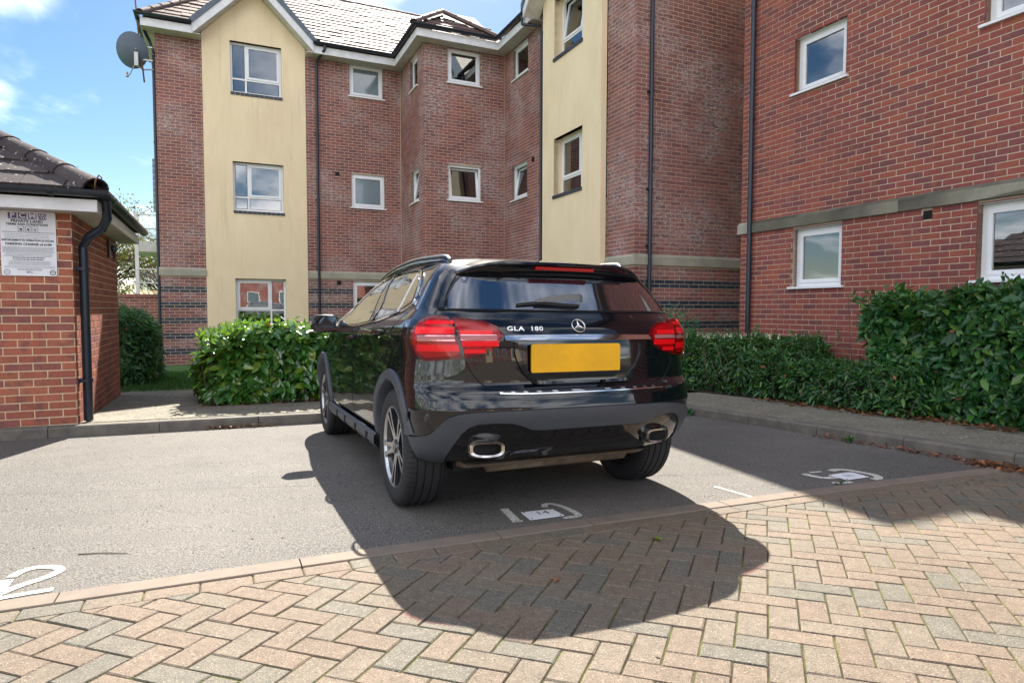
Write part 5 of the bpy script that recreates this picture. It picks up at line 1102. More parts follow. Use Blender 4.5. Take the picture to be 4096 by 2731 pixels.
def sX(X, Z, side=1):
    xr, xf, lc, lf = [np.interp(Z, _zf, a) for a in (XRs, XFs, LCs, LFs)]; x0, x1 = xr + lc, xf - lf
    if X > x1: return side * (2 + math.asin(min(1, ((X - x1) / lf)) ** 1.15) / (math.pi / 2))
    if X >= x0: return side * (1 + (X - x0) / (x1 - x0))
    n = np.interp(Z, _zf, NRs); q = np.clip(1 - (X - xr) / lc, 0, 1) ** (n / 2); return side * math.acos(q) / (math.pi / 2)
def carO(s, Z, off): return carP(s, Z) + carN(s, Z) * off
sgr = np.unique(np.concatenate([np.linspace(-1, 1, 57), np.linspace(1, 2, 60), np.linspace(-2, -1, 60), np.linspace(2, 3, 17), np.linspace(-3, -2, 17)])); sgr = sgr[:-1]
zgr = np.unique(np.concatenate([np.linspace(.315, 1.485, 84), ZL]))
SSg, ZZg = np.meshgrid(sgr, zgr, indexing='ij'); GP = carP(SSg, ZZg); ns, nz_ = SSg.shape
mb = MB(); f = [(i * nz_ + j, ((i + 1) % ns) * nz_ + j, ((i + 1) % ns) * nz_ + j + 1, i * nz_ + j + 1) for i in range(ns) for j in range(nz_ - 1)]
mb.add(GP.reshape(-1, 3), f)
topi = [i * nz_ + nz_ - 1 for i in range(ns)]; boti = [i * nz_ for i in range(ns)]
cap = carP(sgr, 1.485).mean(0) + A3([0, 0, .006]); mb.v.append(cap[None]); ci = mb.n; mb.n += 1
for i in range(ns): mb.f.append((topi[i], topi[(i + 1) % ns], ci)); mb.mi.append(0)
mb.f.append(tuple(boti[::-1])); mb.mi.append(0)
body_me = mb.mesh('body', M_paint, smooth=True)
body = bpy.data.objects.new('body', body_me); link(body, CAR)
# wheel arches: cut the body with four cylinders
cut = MB()
for X in (0, 2.70):
    for sd_ in (1, -1): cut.lathe([(0, .60 * sd_), (.384, .60 * sd_), (.384, 1.2 * sd_), (0, 1.2 * sd_)], 48, 'y', (X + .012, 0, .362))
co = cut.build('cutter', M_dark); co.matrix_world = CAR.matrix_world
import bmesh
for me_ in (co.data,):
    bm = bmesh.new(); bm.from_mesh(me_); bmesh.ops.remove_doubles(bm, verts=bm.verts, dist=1e-5); bmesh.ops.recalc_face_normals(bm, faces=bm.faces); bm.to_mesh(me_); bm.free()
bm = bmesh.new(); bm.from_mesh(body_me); bmesh.ops.recalc_face_normals(bm, faces=bm.faces); bm.to_mesh(body_me); bm.free()
md = body.modifiers.new('arches', 'BOOLEAN'); md.operation = 'DIFFERENCE'; md.object = co; md.solver = 'EXACT'
bpy.context.view_layer.update()
me2 = bpy.data.meshes.new_from_object(body.evaluated_get(bpy.context.evaluated_depsgraph_get())); body.modifiers.clear(); me2.name = 'body'; body.data = me2
bpy.data.objects.remove(co); sharp(me2, 35); me2.materials.clear(); me2.materials.append(M_paint); me2.materials.append(M_dark)
for p in me2.polygons:
    c = p.center
    for X in (0, 2.7):
        if math.hypot(c.x - X - .012, c.z - .362) < .386 and abs(c.y) < .895 and c.z > .2 and (abs(math.hypot(c.x - X - .012, c.z - .362) - .384) < .01 or abs(abs(c.y) - .6) < .004): p.material_index = 1
def patch(name, poly, off, m, parent=CAR, thick=.004, step=.03, closed=None, fn=None, smooth=True, **k):
    """panel lying on the body: polygon in (s, Z), pushed out by off, with a rim"""
    P = [A3(p) for p in poly]; n = len(P); sc = A3([.9, 1.0])
    # resample the boundary
    B = []
    for i in range(n):
        a, b = P[i], P[(i + 1) % n]; L = np.linalg.norm((b - a) * sc); q = max(1, int(L / step)); B += [a + (b - a) * t / q for t in range(q)]
    lo, hi = A3(B).min(0), A3(B).max(0); inner = []
    xs = np.arange(lo[0] + step / 2, hi[0], step); zs = np.arange(lo[1] + step / 2, hi[1], step)
    Bn = A3(B)
    def inside(x, y):
        c = False
        for i in range(len(Bn)):
            (x1, y1), (x2, y2) = Bn[i - 1], Bn[i]
            if (y1 > y) != (y2 > y) and x < (x2 - x1) * (y - y1) / (y2 - y1) + x1: c = not c
        return c
    for x in xs:
        for z in zs:
            if inside(x, z) and np.min(np.hypot(Bn[:, 0] - x, Bn[:, 1] - z)) > step * .45: inner.append((x, z))
    V = [Vector(b) for b in B] + [Vector(p) for p in inner]; E_ = [(i, (i + 1) % len(B)) for i in range(len(B))]
    vo, eo, fo, ov, oe, of = delaunay_2d_cdt(V, E_, [], 1, 1e-5)
    q = A3([tuple(v) for v in vo]); offv = off if not callable(off) else A3([off(*x) for x in q]); P3 = carP(q[:, 0], q[:, 1]) + carN(q[:, 0], q[:, 1]) * (offv if np.isscalar(offv) else offv[:, None])
    if fn is not None: P3 = A3([fn(p, x) for p, x in zip(P3, q)])
    mb = MB(); mb.add(P3, [tuple(f_) for f_ in fo])
    # rim
    nb = len(B); P3b = P3 - carN(q[:, 0], q[:, 1]) * (thick + .002); cnt = {}
    for f_ in fo:
        for a, b in zip(f_, list(f_[1:]) + [f_[0]]): cnt[(min(a, b), max(a, b))] = cnt.get((min(a, b), max(a, b)), 0) + 1
    mb.add(P3b, [])
    N_ = len(P3)
    for (a, b), c_ in cnt.items():
        if c_ == 1: mb.f.append((a, b, N_ + b, N_ + a)); mb.mi.append(0)
    return mb.build(name, m, parent, smooth=smooth, angle=40 if smooth else None, **k)
def strip(name, pts, w_, off, m, parent=CAR, h=.003, n=None):
    """narrow raised strip following the body through (s, Z) points"""
    P = dense([A3(p) for p in pts], 6); Q = A3(P); a = carO(Q[:, 0], Q[:, 1], off); N_ = carN(Q[:, 0], Q[:, 1]); v = []; 
    for i in range(len(a)):
        t = a[min(i + 1, len(a) - 1)] - a[max(i - 1, 0)]; t /= np.linalg.norm(t) + 1e-9; b = np.cross(N_[i], t); b /= np.linalg.norm(b) + 1e-9; ww = w_ if np.isscalar(w_) else np.interp(i / (len(a) - 1), np.linspace(0, 1, len(w_)), w_)
        v += [a[i] - b * ww / 2 - N_[i] * .004, a[i] - b * ww / 2 * .8 + N_[i] * h, a[i] + b * ww / 2 * .8 + N_[i] * h, a[i] + b * ww / 2 - N_[i] * .004]
    mb = MB(); mb.add(v, [(4 * i + j, 4 * i + 4 + j, 4 * i + 5 + j, 4 * i + 1 + j) for i in range(len(a) - 1) for j in range(3)]); return mb.build(name, m, parent, smooth=True, angle=30)
def mir(poly): return [(-s, z) for s, z in poly][::-1]
# --- shut lines
HG = [(.66, 1.145), (.665, 1.118), (.675, 1.10)]
for sd_ in (1, -1):
    g = lambda L: [(sd_ * s, z) for s, z in L]
    strip('tailgate_gap', g([(.66, 1.33), (.668, 1.22), (.668, 1.15), (.665, 1.118), (.62, 1.104), (.56, 1.10)]), .006, .0005, M_gap, h=.001)
    strip('tailgate_gap', g([(.434, .875), (.41, .83), (.365, .775), (.32, .742), (.26, .729), (.13, .722), (0, .720)]), .008, .0005, M_gap, h=.001)
    strip('door_gap', g([(sX(1.20, z), z) for z in (.36, .5, .745, .90, 1.04)]), .006, .0005, M_gap, h=.001)
    strip('door_gap', g([(sX(x, z), z) for x, z in ((.42, .74), (.35, .80), (.20, .86), (.13, .92), (.06, 1.0), (-.10, 1.10), (-.17, 1.16))]), .006, .0005, M_gap, h=.001)
    strip('door_gap', g([(sX(2.12, z), z) for z in (.36, .5, .745, .90, 1.04)]), .006, .0005, M_gap, h=.001)
    strip('bumper_gap', g([(.850, .885), (.90, .865), (.96, .835), (1.01, .80), (sX(-.02, .76), .76)]), .006, .0005, M_gap, h=.001)
    strip('shoulder_crease', g([(sX(x, z), z) for x, z in ((-.25, 1.03), (.4, 1.0), (1.2, .965), (2.0, .93))]), .014, -.001, M_paint, h=.004)
# --- glass
RWG = [(0, 1.143), (.37, 1.145), (.592, 1.148), (.612, 1.20), (.612, 1.245), (.592, 1.288), (.55, 1.325), (.42, 1.322), (.25, 1.324), (0, 1.328)]
patch('rear_window', RWG + mir(RWG)[1:-1], .004, M_carglass, step=.04)
strip('window_base_gap', [(-.66, 1.142), (-.3, 1.139), (0, 1.137), (.3, 1.139), (.66, 1.142)], .008, .002, M_gap)
for sd_ in (1, -1):
    FIN = [(.622, 1.150), (.664, 1.150), (.68, 1.2), (.73, 1.26), (.80, 1.335), (.66, 1.372), (.605, 1.335), (.632, 1.28), (.640, 1.22)]
    patch('spoiler_fin', [(sd_ * s, z) for s, z in FIN][::sd_], .006, M_gloss, step=.03)
    SW_ = [(-.13, 1.180), (-.10, 1.24), (-.02, 1.31), (.06, 1.362), (.12, 1.382), (.22, 1.392), (.45, 1.402), (.75, 1.405), (.98, 1.397), (1.18, 1.372), (1.42, 1.30), (1.68, 1.20), (1.92, 1.085), (1.96, 1.050), (1.30, 1.056), (1.10, 1.058), (.70, 1.078), (.45, 1.094), (.20, 1.122), (.0, 1.150)]
    sw2 = [(sd_ * sX(x, z), z) for x, z in SW_][::sd_]
    patch('window_surround', sw2, .003, M_gloss, step=.05)
    def wp(L): return [(sd_ * sX(x, z), z) for x, z in L][::-sd_]
    patch('side_window', wp([(-.09, 1.195), (.0, 1.165), (.10, 1.145), (.155, 1.36), (.10, 1.36), (.0, 1.30)]), .006, M_sideglass, step=.04)
    patch('side_window', wp([(.135, 1.140), (.45, 1.104), (.565, 1.095), (.80, 1.385), (.45, 1.388), (.19, 1.372)]), .006, M_sideglass, step=.05)
    patch('side_window', wp([(.70, 1.088), (1.12, 1.068), (1.78, 1.062), (1.42, 1.27), (1.15, 1.352), (.98, 1.380), (.90, 1.385)]), .006, M_sideglass, step=.05)
    strip('window_trim', [(sd_ * sX(x, z), z) for x, z in ((1.95, 1.056), (1.42, 1.308), (1.18, 1.380), (.98, 1.405), (.75, 1.413), (.45, 1.410), (.2, 1.400), (.07, 1.372), (-.03, 1.31), (-.11, 1.24), (-.145, 1.178))], .014, .006, M_chrome, h=.006)
    strip('window_trim', [(sd_ * sX(x, z), z) for x, z in ((-.145, 1.175), (.0, 1.143), (.20, 1.115), (.45, 1.087), (.70, 1.071), (1.10, 1.052), (1.95, 1.046))], .010, .006, M_chrome, h=.004)
    strip('window_pillar', [(sd_ * sX(x, z), z) for x, z in ((.60, 1.090), (.70, 1.22), (.83, 1.395))], .05, .006, M_gloss, h=.006)
    strip('quarter_divider', [(sd_ * sX(x, z), z) for x, z in ((.118, 1.14), (.14, 1.25), (.172, 1.375))], .014, .007, M_satin, h=.004)
    # roof rail
    mb = MB(); pts = [(-.17, .590, 1.440), (-.12, .596, 1.462), (.0, .606, 1.474), (.4, .620, 1.492), (.8, .625, 1.486), (1.15, .625, 1.462), (1.45, .625, 1.415)]; mb.tube([(x, sd_ * y, z) for x, y, z in [tuple(p) for p in dense(pts, 5)]], .013, 10, ry=.8); mb.build('roof_rail', M_satin, CAR, smooth=True, angle=50)
    mb = MB(); mb.tube([(x, sd_ * y, z - .030) for x, y, z in [tuple(p) for p in dense(pts, 4)]], .020, 8); mb.build('rail_base', M_gloss, CAR, smooth=True)
# --- spoiler
mb = MB(); ys = np.concatenate([np.linspace(-.665, -.5, 9), np.linspace(-.45, .45, 19), np.linspace(.5, .665, 9)]); v = []
for y in ys:
    a = abs(y); k = max(0, (a - .40) / .265); lipx = -.475 + .06 * (a / .6) ** 2 + .13 * k ** 2.0; lz = 1.418 - .012 * (a / .6) ** 2 - .070 * k ** 1.8; tz = 1.466 - .018 * (a / .6) ** 2 - .075 * k ** 1.8
    dip = .006 * math.exp(-((a - .34) / .05) ** 2)
    v += [(.02 + .0 * k, y, tz - .002), (-.16 + .04 * k, y, tz - .006), (-.32 + .06 * k, y, tz - .022 + dip * .4), (lipx, y, lz + dip), (lipx - .006, y, lz - .012), (lipx + .004, y, lz - .028), (-.405 + .10 * k, y, 1.335 - .008 * k), (-.36 + .10 * k, y, 1.325)]
mb.add(v, [(8 * i + j, 8 * i + 8 + j, 8 * i + 9 + j, 8 * i + 1 + j) for i in range(len(ys) - 1) for j in range(7)] + [tuple(range(8)), tuple(8 * (len(ys) - 1) + j for j in range(8))[::-1]])
mb.build('rear_spoiler', M_paint, CAR, smooth=True, angle=38)
mb = MB(); mb.hexa([(-.473, -.19, 1.373), (-.473, .19, 1.373), (-.44, .19, 1.373), (-.44, -.19, 1.373), (-.480, -.19, 1.390), (-.480, .19, 1.390), (-.44, .19, 1.390), (-.44, -.19, 1.390)])
mb.build('high_brake_light', M_red, CAR)
# --- tail lights
TLO = [(.541, 1.094), (.60, 1.102), (.69, 1.100), (.773, 1.076), (.832, 1.028), (.845, .964), (.80, .902), (.715, .873), (.58, .880), (.462, .889), (.455, .93), (.50, 1.055)]
TLI = [(.447, .891), (.37, .905), (.293, .930), (.263, .962), (.237, 1.009), (.266, 1.050), (.332, 1.074), (.444, 1.088), (.525, 1.094), (.487, 1.052), (.442, .935)]
def scale_poly(P, k, c=None):
    P = A3(P); c = P.mean(0) if c is None else A3(c); return [tuple(x) for x in c + (P - c) * k]
for sd_ in (1, -1):
    g = lambda L: [(sd_ * s, z) for s, z in L][::sd_]
    for nm, PL in (('tail_light', TLO), ('tail_light', TLI)):
        base_ = patch(nm, g(PL), .010, M_redd, step=.03, thick=.012)
        patch('lamp_lens', g(scale_poly(PL, (.88, .84))), .0125, M_red, parent=base_, step=.03)
    for (s0, s1, z0, z1, off, m, nm) in ((.49, .78, 1.012, 1.045, .0150, M_redb, 'light_bar'), (.47, .775, .925, .960, .0150, M_redb, 'light_bar'), (.475, .79, .966, .980, .0155, M_red, 'light_bar'), (.50, .70, 1.058, 1.075, .0150, M_redb, 'light_bar'), (.265, .45, .950, .980, .0150, M_redb, 'light_bar'), (.29, .455, 1.008, 1.030, .0150, M_redb, 'light_bar'), (.33, .44, .915, .935, .015, M_redb, 'light_bar'),
                                          (.27, .455, .986, 1.004, .0165, M_clear, 'indicator_strip'), (.485, .76, .984, 1.001, .0165, M_clear, 'indicator_strip'), (.272, .452, .981, .986, .018, M_chrome, 'indicator_trim'), (.486, .756, .979, .984, .018, M_chrome, 'indicator_trim'), (.272, .452, 1.004, 1.008, .018, M_chrome, 'indicator_trim'), (.486, .756, 1.001, 1.005, .018, M_chrome, 'indicator_trim')):
        n = 10; ss_ = np.linspace(s0, s1, n); P_ = [(s, z0) for s in ss_] + [(s, z1) for s in ss_[::-1]]; patch(nm, g(P_), off, m, step=.05)
for sd_ in (1, -1):
    for PL in (TLO, TLI): patch('lens_cover', [(sd_ * s, z) for s, z in scale_poly(PL, (.97, .96))][::sd_], .0215, M_cover, step=.03, thick=.006)
# --- chrome, badge, lettering, plate
CH = [(s, .980 + .0 * s) for s in np.linspace(-.235, .235, 14)] + [(s, 1.010 - .004 * abs(s) * 4) for s in np.linspace(.235, -.235, 14)]
patch('chrome_strip', CH, lambda s, z: .026 - .020 * min(1, max(0, (z - .984) / .026)), M_chrome, step=.03, thick=.016)
REC = [(.19, .972), (.186, .90), (.160, .83), (.125, .775), (.10, .757), (0, .748), (-.10, .752), (-.125, .77), (-.165, .83), (-.19, .90), (-.19, .968)]
patch('plate_recess', REC[::-1], lambda s, z: .0015, M_gloss, step=.02)
for sd_ in (1, -1): strip('recess_edge', [(sd_ * .19, .972), (sd_ * .187, .90), (sd_ * .162, .83), (sd_ * .127, .775), (sd_ * .10, .757), (sd_ * .03, .750)], [.02, .03, .034, .03, .022, .016], .004, M_paint, h=.010)
mb = MB(); c = []; r = .012
for cy, cz, a0 in ((-.255, .958, 90), (-.255, .858 + .0, 180), (.255, .858, 270), (.255, .958, 0)):
    for a in np.radians(np.linspace(a0, a0 + 90, 4)): c.append((cy + r * math.cos(a) * 1, cz + r * math.sin(a)))
c = [(y, z) for y, z in c]; PX = -.700
def rrect(y0, y1, z0, z1, r, n=5):
    o = []
    for cy, cz, a0 in ((y1 - r, z1 - r, 0), (y0 + r, z1 - r, 90), (y0 + r, z0 + r, 180), (y1 - r, z0 + r, 270)): o += [(cy + r * math.cos(a), cz + r * math.sin(a)) for a in np.radians(np.linspace(a0, a0 + 90, n))]
    return o
mb = MB(); mb.prism(rrect(-.225, .325, .808, .962, .014), 0, .012, lambda a, b, w: (-.690 - w, a, b)); npl = mb.build('number_plate', M_yellow, CAR)
mb = MB(); mb.prism(rrect(-.235, .335, .798, .812, .004), 0, .022, lambda a, b, w: (-.682 - w, a, b)); mb.build('plate_holder', M_gloss, CAR)
def sY(Y, Z):
    w, n = np.interp(Z, _zf, WDs), np.interp(Z, _zf, NRs); return math.copysign(math.asin(min(1, (abs(Y) / w) ** (n / 2))) / (math.pi / 2), Y)
def surf_frame(Y, Z, off):
    s_ = sY(Y, Z); p = carO(s_, Z, off); n = carN(s_, Z); r = np.cross(A3([0, 0, 1.]), n); r /= np.linalg.norm(r); u_ = np.cross(n, r)
    return Matrix(((r[0], u_[0], n[0], p[0]), (r[1], u_[1], n[1], p[1]), (r[2], u_[2], n[2], p[2]), (0, 0, 0, 1)))
def car_text(s, y, z, h, xs=1.25, m=M_badge, nm='model_lettering'):
    me = text_mesh(s, h * 1.42, .0006, xs, ext=.0015, sp=1.10); me.materials.append(m); o = bpy.data.objects.new(nm, me); link(o, CAR); o.matrix_local = surf_frame(y, z, .003)
car_text('GLA', .392, 1.041, .0235, 1.45); car_text('180', .272, 1.041, .0235, 1.42)
BD = bpy.data.objects.new('star_badge', None)
mb = MB(); mb.lathe([(.0425, -.002), (.0400, .003), (.0370, -.002)], 40, 'z', closed=True)
for k in range(3):
    a = math.pi / 2 + k * 2 * math.pi / 3; t = A3([math.cos(a), math.sin(a), 0]); p = A3([-math.sin(a), math.cos(a), 0]); mb.add([t * .039, p * .0085 - t * .004, -p * .0085 - t * .004, A3([0, 0, .005]) + t * .002], [(0, 1, 3), (0, 3, 2), (1, 2, 3)])
mb.build('star_badge', M_badge, CAR, smooth=True, angle=30, mw=surf_frame(.012, 1.058, .004)); bpy.data.objects.remove(BD)
# --- wiper
mb = MB(); W0_ = [(-.555, -.02, 1.205), (-.575, -.015, 1.212), (-.575, .06, 1.222), (-.565, .16, 1.216), (-.555, .225, 1.200)]
def flat(pts, w0, h0, mi=0):
    P = dense(pts, 5); v = []
    for i, p in enumerate(P):
        t = i / (len(P) - 1); w_, h_ = np.interp(t, np.linspace(0, 1, len(w0)), w0), h0; v += [p + A3([0, 0, -w_ / 2]), p + A3([-h_, 0, -w_ / 2]), p + A3([-h_, 0, w_ / 2]), p + A3([0, 0, w_ / 2])]
    mb.add(v, [(4 * i + j, 4 * i + 4 + j, 4 * i + 4 + (j + 1) % 4, 4 * i + (j + 1) % 4) for i in range(len(P) - 1) for j in range(4)] + [(0, 1, 2, 3), tuple(4 * (len(P) - 1) + j for j in (3, 2, 1, 0))], mi)
flat([(-.560, -.055, 1.208), (-.572, -.02, 1.218), (-.568, .10, 1.212), (-.560, .235, 1.194)], [.034, .040, .034, .014], .016)
wp_ = mb.build('rear_wiper', M_wiper, CAR, smooth=True, angle=40)
mb = MB(); flat([(-.548, .345, 1.172), (-.552, .22, 1.184), (-.556, .10, 1.178), (-.556, -.04, 1.172)], [.014, .016, .016, .012], .012); mb.build('wiper_blade', M_rubber, wp_)
# --- cladding and bumper
for part in (0,):
    top = [(.905, .470), (.80, .474), (.70, .490), (.65, .512), (.602, .550), (.543, .588), (.467, .609), (.38, .615), (.273, .618), (.08, .620), (-.08, .620), (-.20, .618), (-.30, .615), (-.425, .603), (-.52, .588), (-.60, .560), (-.68, .52), (-.76, .490), (-.90, .470)]
    bot = [(-.865, .42), (-.785, .355), (-.74, .338), (-.70, .325), (-.60, .328), (-.575, .345), (-.53, .42), (-.49, .485), (-.455, .522), (-.40, .548), (-.35, .552), (-.30, .548), (-.24, .538), (-.20, .515), (-.15, .510), (0, .512), (.10, .512), (.14, .518), (.175, .540), (.22, .556), (.30, .560), (.38, .556), (.42, .543), (.46, .512), (.51, .442), (.555, .37), (.59, .330), (.66, .326), (.72, .332), (.785, .355), (.865, .42)]
    patch('bumper_cladding', (top + bot)[::-1], lambda s, z: .012 + .010 * math.exp(-((z - .60) / .025) ** 2), M_clad, step=.035, thick=.02)
dif = [(.575, .335), (.545, .37), (.50, .442), (.455, .505), (.41, .537), (.37, .549), (.30, .553), (.22, .549), (.18, .533), (.145, .512), (.10, .506), (0, .505), (-.15, .503), (-.20, .508), (-.24, .530), (-.30, .541), (-.35, .545), (-.40, .541), (-.45, .515), (-.485, .48), (-.525, .415), (-.57, .34), (-.58, .335), (-.4, .335), (-.2, .345), (0, .352), (.2, .348), (.4, .335)]
patch('diffuser', dif, lambda s, z: .004 + .012 * math.exp(-((z - .42) / .03) ** 2) * (abs(s) < .2), M_gloss, step=.03, thick=.01)
strip('loading_lip', [(-.30, .704), (-.15, .702), (0, .701), (.15, .703), (.27, .708)], .007, .004, M_chrome, h=.006)
for i in range(11):
    s = -.25 + i * .05; patch('lip_rib', [(s, .709), (s + .016, .709), (s + .022, .716), (s + .006, .716)][::1], .004, M_satin, step=.02)
strip('bumper_crease', [(-.95, .655), (-.6, .676), (-.3, .684), (0, .686), (.3, .685), (.6, .678), (.9, .662)], .012, -.002, M_paint, h=.006)
for sd_ in (1, -1):
    patch('rear_reflector', [(sd_ * s, z) for s, z in ((.905, .475), (.955, .475), (.935, .60), (.915, .60))][::sd_], .013, M_clad, step=.05)
    # exhaust trim
    yc = .565 if sd_ > 0 else -.505; zc = .425
    def sq(w_, h_, n=40, e=3.2): return [(yc + w_ * np.sign(math.cos(t)) * abs(math.cos(t)) ** (2 / e) + .0, zc + h_ * np.sign(math.sin(t)) * abs(math.sin(t)) ** (2 / e) - sd_ * -.06 * 0) for t in np.linspace(0, 2 * math.pi, n, endpoint=False)]
    mb = MB(); rings = []
    for (w_, h_, x) in ((.088, .040, -.55), (.092, .042, -.685), (.088, .039, -.697), (.072, .029, -.693), (.068, .026, -.66)):
        rings += [(x + (.10 if abs(y) > abs(yc) else .0) * (abs(y - yc) / .09) ** 1.5 * .5, y, z + .02 * (y - yc) * sd_ / .09 * 0) for y, z in sq(w_, h_)]
    mb.add(rings, [(i * 40 + j, i * 40 + (j + 1) % 40, (i + 1) * 40 + (j + 1) % 40, (i + 1) * 40 + j) for i in range(4) for j in range(40)]); ex = mb.build('exhaust_trim', M_satin, CAR, smooth=True, angle=50)
    mb = MB(); q = [(-.655, y, z) for y, z in sq(.068, .026)]; mb.add(q, [tuple(range(40))]); mb.build('exhaust_opening', M_gap, ex)
    mb = MB(); rings = [(x, y, z) for (w_, h_, x) in ((.100, .050, -.56), (.097, .048, -.650)) for y, z in sq(w_, h_)]; mb.add(rings, [(j, (j + 1) % 40, 40 + (j + 1) % 40, 40 + j) for j in range(40)] + [tuple(range(40, 80))]); mb.build('exhaust_housing', M_gloss, CAR, smooth=True, angle=40)
    # arch cladding
    for X in (0, 2.70):
        mb = MB(); th = np.linspace(math.radians(-6), math.radians(164 if X == 0 else 186), 44); v = []
        for t in th:
            for (r, o) in ((.372, -.09), (.374, .004), (.384, .015), (.436, .015), (.444, -.003)):
                x, z = X + .012 + r * math.cos(t), .362 + r * math.sin(t); q = carO(sX(x, max(z, .316)), max(z, .316), o); v.append((q[0], sd_ * q[1], z))
        mb.add(v, [(5 * i + j, 5 * i + 5 + j, 5 * i + 6 + j, 5 * i + 1 + j) for i in range(43) for j in range(4)]); mb.build('arch_cladding', M_clad, CAR, smooth=True, angle=50)
        mb = MB(); v = []
        for t in np.linspace(0, math.pi, 24): v += [(X + .012 + .386 * math.cos(t), sd_ * .45, .362 + .386 * math.sin(t)), (X + .012 + .386 * math.cos(t), sd_ * .84, .362 + .386 * math.sin(t))]
        mb.add(v, [(2 * i, 2 * i + 2, 2 * i + 3, 2 * i + 1) for i in range(23)] + [tuple(range(0, 48, 2))]); mb.build('wheel_well', M_dark, CAR, smooth=True, angle=40)
    # sill
    mb = MB(); v = []
    for x in np.linspace(.40, 2.31, 14): v += [(x, sd_ * .80, .255), (x, sd_ * .885, .262), (x, sd_ * .915, .30), (x, sd_ * .915, .352), (x, sd_ * .895, .366)]
    mb.add(v, [(5 * i + j, 5 * i + 5 + j, 5 * i + 6 + j, 5 * i + 1 + j) for i in range(13) for j in range(4)]); mb.build('sill_cladding', M_clad, CAR, smooth=True, angle=45)
    for x in (.62, 1.02, 1.45, 1.82):
        mb = MB(); mb.hexa([(x, sd_ * .916, .285), (x + .055, sd_ * .916, .285), (x + .055, sd_ * .90, .27), (x, sd_ * .90, .27), (x - .035, sd_ * .919, .345), (x + .03, sd_ * .919, .345), (x + .03, sd_ * .91, .345), (x - .035, sd_ * .91, .345)]); mb.build('sill_notch', M_gap, CAR)
    # door handles
    for x, z in ((.30, 1.010), (1.20, .962)):
        mb = MB(); P = dense([(x - .11, .905, z + .008), (x - .08, .932, z + .010), (x, .942, z + .004), (x + .08, .930, z - .002), (x + .11, .905, z - .006)], 5); v = []
        for p in P: v += [p + A3([0, -.006, -.013]), p + A3([0, .006, -.011]), p + A3([0, .008, .009]), p + A3([0, -.006, .013])]
        v = [(q[0], sd_ * q[1], q[2]) for q in v]; mb.add(v, [(4 * i + j, 4 * i + 4 + j, 4 * i + 4 + (j + 1) % 4, 4 * i + (j + 1) % 4) for i in range(len(P) - 1) for j in range(4)]); h_ = mb.build('door_handle', M_paint, CAR, smooth=True, angle=50)
        zz = z; cup = [(sd_ * sX(x + .07 * math.cos(t), zz - .004 + .026 * math.sin(t)), zz - .004 + .026 * math.sin(t)) for t in np.linspace(0, 2 * math.pi, 20, endpoint=False)]; patch('handle_cup', cup[::sd_], .002, M_gloss, step=.03, parent=h_)
    # mirror
    root = MB(); cx, cy, cz = 2.02, .985, 1.075; nr_, nt_ = 9, 20; v = []
    for i in range(nr_):
        a = math.pi * i / (nr_ - 1); 
        for j in range(nt_):
            t = 2 * math.pi * j / nt_; e = .55; sgp = lambda q: np.sign(q) * abs(q) ** e; v.append((cx + .10 * (-math.cos(a)) * (1 if a > math.pi / 2 else .35) , sd_ * (cy + .118 * sgp(math.cos(t)) * math.sin(a) ** .45), cz + .078 * sgp(math.sin(t)) * math.sin(a) ** .45))
    root.add(v, [(i * nt_ + j, i * nt_ + (j + 1) % nt_, (i + 1) * nt_ + (j + 1) % nt_, (i + 1) * nt_ + j) for i in range(nr_ - 1) for j in range(nt_)]); mr = root.build('door_mirror', M_paint, CAR, smooth=True)
    mb = MB(); mb.prism([(cy + .100 * np.sign(math.cos(t)) * abs(math.cos(t)) ** .5, cz + .064 * np.sign(math.sin(t)) * abs(math.sin(t)) ** .5) for t in np.linspace(0, 2 * math.pi, 28, endpoint=False)], 0, .004, lambda a, b, w: (cx - .040 - w, sd_ * a, b)); mb.build('mirror_glass', M_mirror, mr)
    mb = MB(); mb.hexa([(cx - .04, sd_ * .84, 1.00), (cx + .05, sd_ * .84, 1.00), (cx + .05, sd_ * .93, 1.025), (cx - .02, sd_ * .93, 1.025), (cx - .04, sd_ * .84, 1.022), (cx + .05, sd_ * .84, 1.022), (cx + .05, sd_ * .93, 1.045), (cx - .02, sd_ * .93, 1.045)]); mb.build('mirror_arm', M_gloss, mr)
    mb = MB(); mb.box(cx - .02, cx + .02, *sorted((sd_ * (cy + .112), sd_ * (cy + .122))), cz - .01, cz + .02); mb.build('mirror_indicator', M_clear, mr)
# fuel flap on the left... outline only
P_ = [(x0 := 0, 0)]
ff = [(-.17 + .155 * math.cos(t) * (1 if math.cos(t) > 0 else .75), 1.005 + .075 * math.sin(t)) for t in np.linspace(0, 2 * math.pi, 26)]
ff = [(-.02, 1.06), (-.01, 1.0), (-.04, .95), (-.10, .932), (-.17, .94), (-.235, .985), (-.26, 1.04), (-.25, 1.068)]
strip('fuel_flap_gap', [(sX(x, z), z) for x, z in ff], .006, .0005, M_gap, h=.001)
# underbody
mb = MB(); mb.box(-.30, 3.2, -.62, .62, .24, .314); mb.build('underbody', M_dark, CAR)
mb = MB(); mb.hexa([(-.50, -.50, .295), (-.50, .60, .295), (-.2, .60, .25), (-.2, -.50, .25), (-.53, -.52, .316), (-.53, .62, .316), (-.2, .62, .316), (-.2, -.52, .316)]); mb.build('rear_valance', M_muck, CAR)
mb = MB(); mb.tube([(-.1, -.62, .27), (-.12, .62, .27)], .045, 10); mb.tube([(0, -.66, .345), (0, .66, .345)], .035, 10); mb.tube([(-.38, -.45, .31), (-.38, .45, .31)], .075, 12); mb.build('axle_and_silencer', M_muck, CAR, smooth=True)
